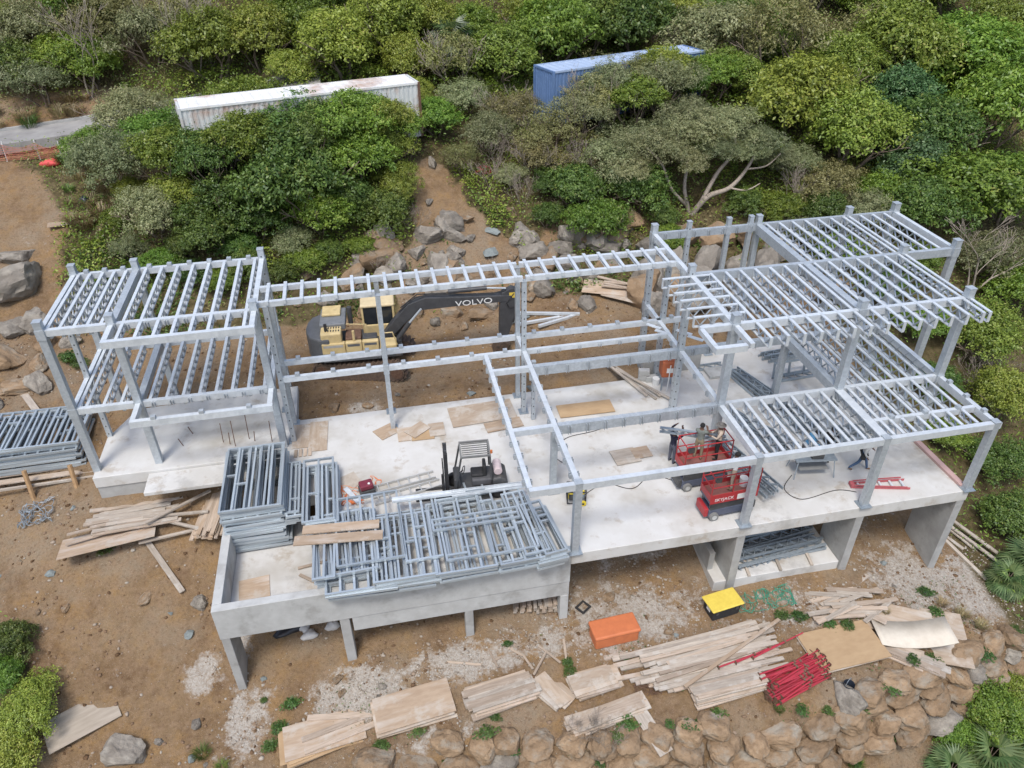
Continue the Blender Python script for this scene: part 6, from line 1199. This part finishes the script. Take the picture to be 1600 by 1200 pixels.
dt = thing('dead_tree', 'bare pale tree with forked limbs beyond the right wing', 'tree', (28.6, 15.6, gz(28.6, 15.6))); link('trunk', branches(555, 4.2, 3, .5, 3, .11, kids=3, mat=PALEB, rad_min=.012), dt)
dt = thing('dead_tree', 'tall bare trunk on the hill above the road at left', 'tree', (-23.6, 40.2, gz(-23.6, 40.2))); link('trunk', branches(556, 5.0, 2, .25, 3, .10, kids=3, mat=PALEB, rad_min=.012), dt)
dt = thing('dead_tree', 'bare grey trunk on the hill behind the white container', 'tree', (-16.4, 40.4, gz(-16.4, 40.4))); link('trunk', branches(557, 4.6, 3, .3, 3, .08, kids=3, mat=PALEB, rad_min=.012), dt)
for k, (x, y, s) in enumerate([(1.6, 26.3, 1.3), (3.4, 25.2, 1.3), (-3.4, 24.0, 1.0), (8.0, 27.0, 1.5), (2.6, 28.4, 1.4), (-5.6, 21.6, .9), (5.4, 30.0, 1.4), (20.4, 22.0, 1.8), (.6, 20.8, .8), (25.8, 9.8, 1.6), (-.6, -4.4, .8), (0, -4.8, .7)]):
    o = thing('bare_shrub', 'bare grey brush beside the nearest low timber stack' if y < 0 else 'bare twiggy shrub without leaves '+zone(x, y), 'shrub', (x, y, gz(x, y)), k, 'bare brush by the timber' if y < 0 else 'bare shrubs '+zone(x, y)); link('trunk', DRY[k % 3], o, scale=(s, s, s))
# fan palms
def palm_frond(seed, mat):
    q = np.random.RandomState(seed); Q = []; n = 22
    for i in range(n):
        a = (i/(n-1)-.5)*R(250); l = 1-.25*abs(a)/R(125); d = np.array([math.cos(a), math.sin(a), 0]); s = np.array([-math.sin(a), math.cos(a), 0]); w_ = .05
        droop = np.array([0, 0, -.28*q.uniform(.7, 1.3)])
        Q.append([(0, 0, 0), tuple(d*l*.55+s*w_+(0, 0, .03)), tuple(d*l+droop), tuple(d*l*.55-s*w_+(0, 0, .03))])
    return quads_mesh('frond', np.array(Q, float), q.uniform(size=n), mat)
PLM = leafmat('palm_green', (.06, .11, .035), (.15, .21, .08)); PLS = leafmat('palm_silver', (.18, .22, .15), (.33, .37, .28))
FR = [palm_frond(i, PLM) for i in range(2)]; FS = [palm_frond(9+i, PLS) for i in range(2)]
def palm(x, y, h, r_, label, silver=False):
    z = gz(x, y); t = thing('fan_palm', label, 'palm', (x, y, z)); MB().tube((0, 0, -.2), (.08, 0, h), .09, .07, n=8).build('trunk', BARK, t); q = random.Random(int(x*10))
    for k in range(24):
        a = k*2.4; el = R(78-k*5.2); d = Vector((math.cos(a)*math.cos(el), math.sin(a)*math.cos(el), math.sin(el))); ln = r_*.5
        fm_ = (FS if silver and k % 3 == 0 else FR)[k % 2]; p = Vector((.08, 0, h))+d*ln
        f = link('frond', fm_, t, p, scale=(r_*.62,)*3); f.rotation_euler = (0, -(el-R(22)), a)
        MB().tube((.08, 0, h), p, .014, n=3, cap=False).build('leaf_stalk', BARK, t)
    return t
palm(1.25, 38.6, 2.2, 2.0, 'silvery fan palm on the hill between the two containers', True); palm(20.5, -.9, .8, 1.5, 'fan palm at the right edge below the slab'); palm(19.1, -1.2, .5, 1.0, 'smaller fan palm left of the right edge palm'); palm(14.6, -6.9, 1.0, 1.5, 'fan palm at the lower right below the stone wall'); palm(16.6, -6.7, 1.3, 1.5, 'fan palm at the lower right corner'); palm(12.9, -7.0, .6, 1.1, 'small fan palm nearest the stone wall at lower right'); palm(-1.2, 43.5, 1.8, 1.6, 'green fan palm on the hill behind the white container')
# grass tufts and weeds
def tuft(seed, mat, n=150, h=1., spread=.35, w_=.035, droop=.35):
    q = np.random.RandomState(seed); a = q.uniform(0, 6.28, n); r0 = spread*np.sqrt(q.uniform(size=n)); base = np.stack([r0*np.cos(a), r0*np.sin(a), np.zeros(n)-.03], -1); b2_ = a+q.uniform(-.7, .7, n); d = np.stack([np.cos(b2_), np.sin(b2_), np.zeros(n)], -1); l = h*q.uniform(.5, 1.1, n)[:, None]; s = np.stack([-np.sin(b2_), np.cos(b2_), np.zeros(n)], -1)*w_
    mid = base+d*l*.22+np.array([0, 0, 1])*l*.6; tip = base+d*l*(.3+droop)+np.array([0, 0, 1])*l*(.85-droop*.5)
    return quads_mesh('blades', np.stack([base-s*.5, mid-s*.5, tip, mid+s*.5], 1), q.uniform(size=n), mat)
GRN = leafmat('grass_green', (.06, .11, .02), (.15, .22, .05)); STRAW = leafmat('grass_straw', (.22, .17, .08), (.38, .31, .17), (.20, .20, .07)); WEEDM = leafmat('weed_green', (.035, .085, .02), (.10, .18, .04))
TF = {'g': [tuft(i, GRN) for i in range(2)], 's': [tuft(10+i, STRAW) for i in range(3)]}
WD = [crown(700+i, WEEDM, n=1500, leaf=.11, lobes=6, spread=.6, flat=.6) for i in range(3)]
for k, (x, y, r_, kd) in enumerate([(-18.1, 5.9, .42, 'w'), (-10.9, -1.0, .4, 'w'), (-11.3, -1.8, .45, 'w'), (-11.6, -2.3, .35, 'w'), (-2.7, -.6, .22, 'w'), (-.65, -1.8, .32, 'w'), (-.7, -2.15, .3, 'w'), (.85, -4.45, .42, 'w'), (.9, -4.1, .35, 'w'), (8.3, -1.5, .35, 'w'), (8.9, -1.7, .4, 'w'), (10.6, -2.4, .4, 'w'), (9.9, -2.2, .3, 'w'), (15.1, -1.2, .42, 'w'), (14.9, -2.2, .45, 'w'), (15.5, -1.8, .4, 's'), (16.0, -2.4, .5, 's'), (16.6, -2.9, .45, 's'), (-7.8, -3.3, .35, 'w'), (-3.7, -3.2, .28, 'w'), (3.4, -5.0, .4, 'w'), (4.2, -4.8, .38, 'w'), (2.6, -5.3, .4, 'w'), (-14.0, -2.0, .5, 'g'), (-13.3, -2.6, .4, 'g'), (9.6, -5.2, .35, 'w'), (-21.5, 17.3, .7, 'w'), (-20.9, 16.8, .6, 'w'), (8.2, -5.2, .3, 'w'), (6.4, -5.0, .3, 'g'), (2.3, -2.1, .25, 'w'), (1.6, -2.0, .2, 'w'), (7.4, -5.9, .5, 'g'), (5.4, -6.1, .55, 'g'), (9.3, -6.3, .5, 'g'), (-11.9, -.6, .2, 'w'), (11.8, -5.3, .35, 'w'), (3.2, -3.3, .35, 'w'), (12.6, -2.0, .3, 's'), (-5.0, -4.2, .3, 'w'), (-1.4, -4.6, .35, 'w'), (4.0, -5.8, .4, 'w'), (1.4, -5.6, .4, 'w'), (-.2, -5.7, .45, 'w')]):
    wh = 'beside the stone wall' if y < -4 else 'on the brown slope at left' if x < -10 else 'on the rubble ground before the pillars'
    nm_ = {'w': 'green leafy weed', 'g': 'tuft of green grass', 's': 'tuft of straw grass'}[kd]
    o = thing('weed' if kd == 'w' else 'grass_tuft', nm_+' growing '+wh, 'weed' if kd == 'w' else 'grass', (x, y, gz(x, y)), k, nm_+' '+wh)
    if kd == 'w': link('leaves', WD[k % 3], o, (0, 0, r_*.3), scale=(r_, r_, r_*.8)); link('blades', TF['g'][k % 2], o, scale=(r_, r_, r_*.6))
    else: link('blades', TF[kd][k % 2], o, scale=(r_, r_, r_*1.2))
for k in range(34):
    x = -10+29*k/34+vq.uniform(-.4, .4); y = float(np.interp(x, CREST[:, 0], CREST[:, 1]))-vq.uniform(-.3, 1.8); r_ = vq.uniform(.25, .5)
    o = thing('weed', 'creeping weed growing between the stones of the lower wall', 'weed', (x, y, gz(x, y)+.25), k, 'weeds between the wall stones'); link('leaves', WD[k % 3], o, (0, 0, r_*.2), scale=(r_*1.2, r_, r_*.7))
for k in range(46):
    x, y = (vq.uniform(-24.5, -19.8), vq.uniform(25, 33)) if k < 28 else (vq.uniform(-34, -21), vq.uniform(37.5, 40.5))
    if float(openness(np.array([x]), np.array([y]))[0]) > .75 and k < 28: continue
    s = vq.uniform(.6, 1.3); o = thing('grass_tuft', 'tall straw grass tuft '+('along the edge of the dirt track' if k < 28 else 'on the bank above the road'), 'grass', (x, y, gz(x, y)), k, 'straw grass by the track' if k < 28 else 'straw grass above the road'); link('blades', TF['s' if k % 4 else 'g'][k % 2], o, scale=(s, s, s))
# ground cover: one mass of leaves, twigs and dry grass nobody could count
def cover(n, seed, xr, yr, size, mat, dens, name, label, cat, hgt):
    q = np.random.RandomState(seed); x = q.uniform(*xr, n); y = q.uniform(*yr, n); k = q.uniform(size=n) < dens(x, y); x, y = x[k], y[k]; n = len(x); C = np.stack([x, y, ground_z(x, y)+q.uniform(0, 1, n)**1.5*hgt], -1); Nn = q.normal(size=(n, 3))*.6+np.array([0, 0, .8]); Nn /= np.linalg.norm(Nn, axis=1, keepdims=True)
    me = quads_mesh(name, leaf_arrays(C, Nn, np.full(n, size), q, .35), np.clip(fbm(x*.6, y*.6, seed)*1.2-.1+q.uniform(-.25, .25, n), 0, 1), mat); return tag(link(name, me), label, cat, kind='stuff')
veg = lambda x, y: (1-openness(x, y))*np.where((y < 13) & (y > -9) & (x > -20) & (x < 18.5), 0, 1)
cover(280000, 61, (-46, 62), (-9, 62), .17, LEAF['B'], lambda x, y: veg(x, y)*np.clip(fbm(x*.3, y*.3, 81)*4-1.3, .12, 1), 'undergrowth', 'low leafy undergrowth between the hillside bushes', 'undergrowth', 1.3)
def scrub(n, seed, mat, name, label, thr):        # a continuous mass of low scrub: leaves on an uneven canopy surface
    q = np.random.RandomState(seed); x = q.uniform(-48, 64, n); y = q.uniform(21, 62, n); keep_ = veg(x, y)
    keep_ = keep_*np.where((x < -19) & (y > 31.5) & (y < 39.5), 0, 1)*np.where((x > -17) & (x < 0) & (np.abs(y-(29+.235*(x+9))) < 2.6), .0, 1)*np.where((x > 5.5) & (x < 20) & (np.abs(y-(33.2+.33*(x-12))) < 2.4), 0, 1)
    hc = np.clip((fbm(x*.42, y*.42, seed)-.30)*4.6, 0, 2.0)*np.where(y < 30, .6, 1); keep_ = keep_*(hc > .12)*np.clip((fbm(x*.16, y*.16, seed+5)-thr)*9, 0, 1)
    k = q.uniform(size=n) < keep_; x, y, hc = x[k], y[k], hc[k]; n = len(x)
    C = np.stack([x, y, ground_z(x, y)+hc*(1-.45*q.uniform(size=n)**2)+q.normal(size=n)*.07], -1); e_ = .25; fx = fbm((x+e_)*.42, y*.42, seed)-fbm((x-e_)*.42, y*.42, seed); fy = fbm(x*.42, (y+e_)*.42, seed)-fbm(x*.42, (y-e_)*.42, seed)
    Nn = np.stack([-fx*5, -fy*5, np.ones(n)], -1)+q.normal(size=(n, 3))*.45; Nn /= np.linalg.norm(Nn, axis=1, keepdims=True)
    return tag(link(name, quads_mesh(name, leaf_arrays(C, Nn, np.full(n, .17), q, .5), np.clip(fbm(x*1.3, y*1.3, seed+9)*1.3-.15+q.uniform(-.25, .25, n), 0, 1), mat)), label, 'scrub', kind='stuff')
scrub(420000, 64, LEAF['Y'], 'yellow_scrub', 'continuous yellow green scrub covering the hill between the bushes', .40)
scrub(300000, 65, LEAF['B'], 'green_scrub', 'continuous mid green scrub covering the hill between the bushes', .42)
scrub(160000, 67, LEAF['O'], 'olive_scrub', 'patches of pale olive scrub covering the hill between the bushes', .46)
cover(110000, 62, (-46, 50), (14, 56), .22, LEAF['R'], lambda x, y: veg(x, y)*np.clip(fbm(x*.3+9, y*.3, 83)*3-.9, .05, 1), 'dry_litter', 'dry leaves and dead grass covering the hillside', 'litter', .3)
cover(30000, 66, (-22, 14), (18.5, 25), .22, GRN, lambda x, y: np.clip(fbm(x*.6, y*.6, 95)*5-2.2, 0, 1)*np.clip(1.2-openness(x, y), 0, 1), 'bank_grass', 'long green grass hanging over the toe of the bank', 'grass', .4)
cover(9000, 63, (-10, 19), (-6, -.5), .10, GRN, lambda x, y: openness(x, y)*np.clip(fbm(x*.55, y*.55, 85)*5-2.7, 0, 1), 'sparse_grass', 'sparse green grass on the rubble ground', 'grass', .12)
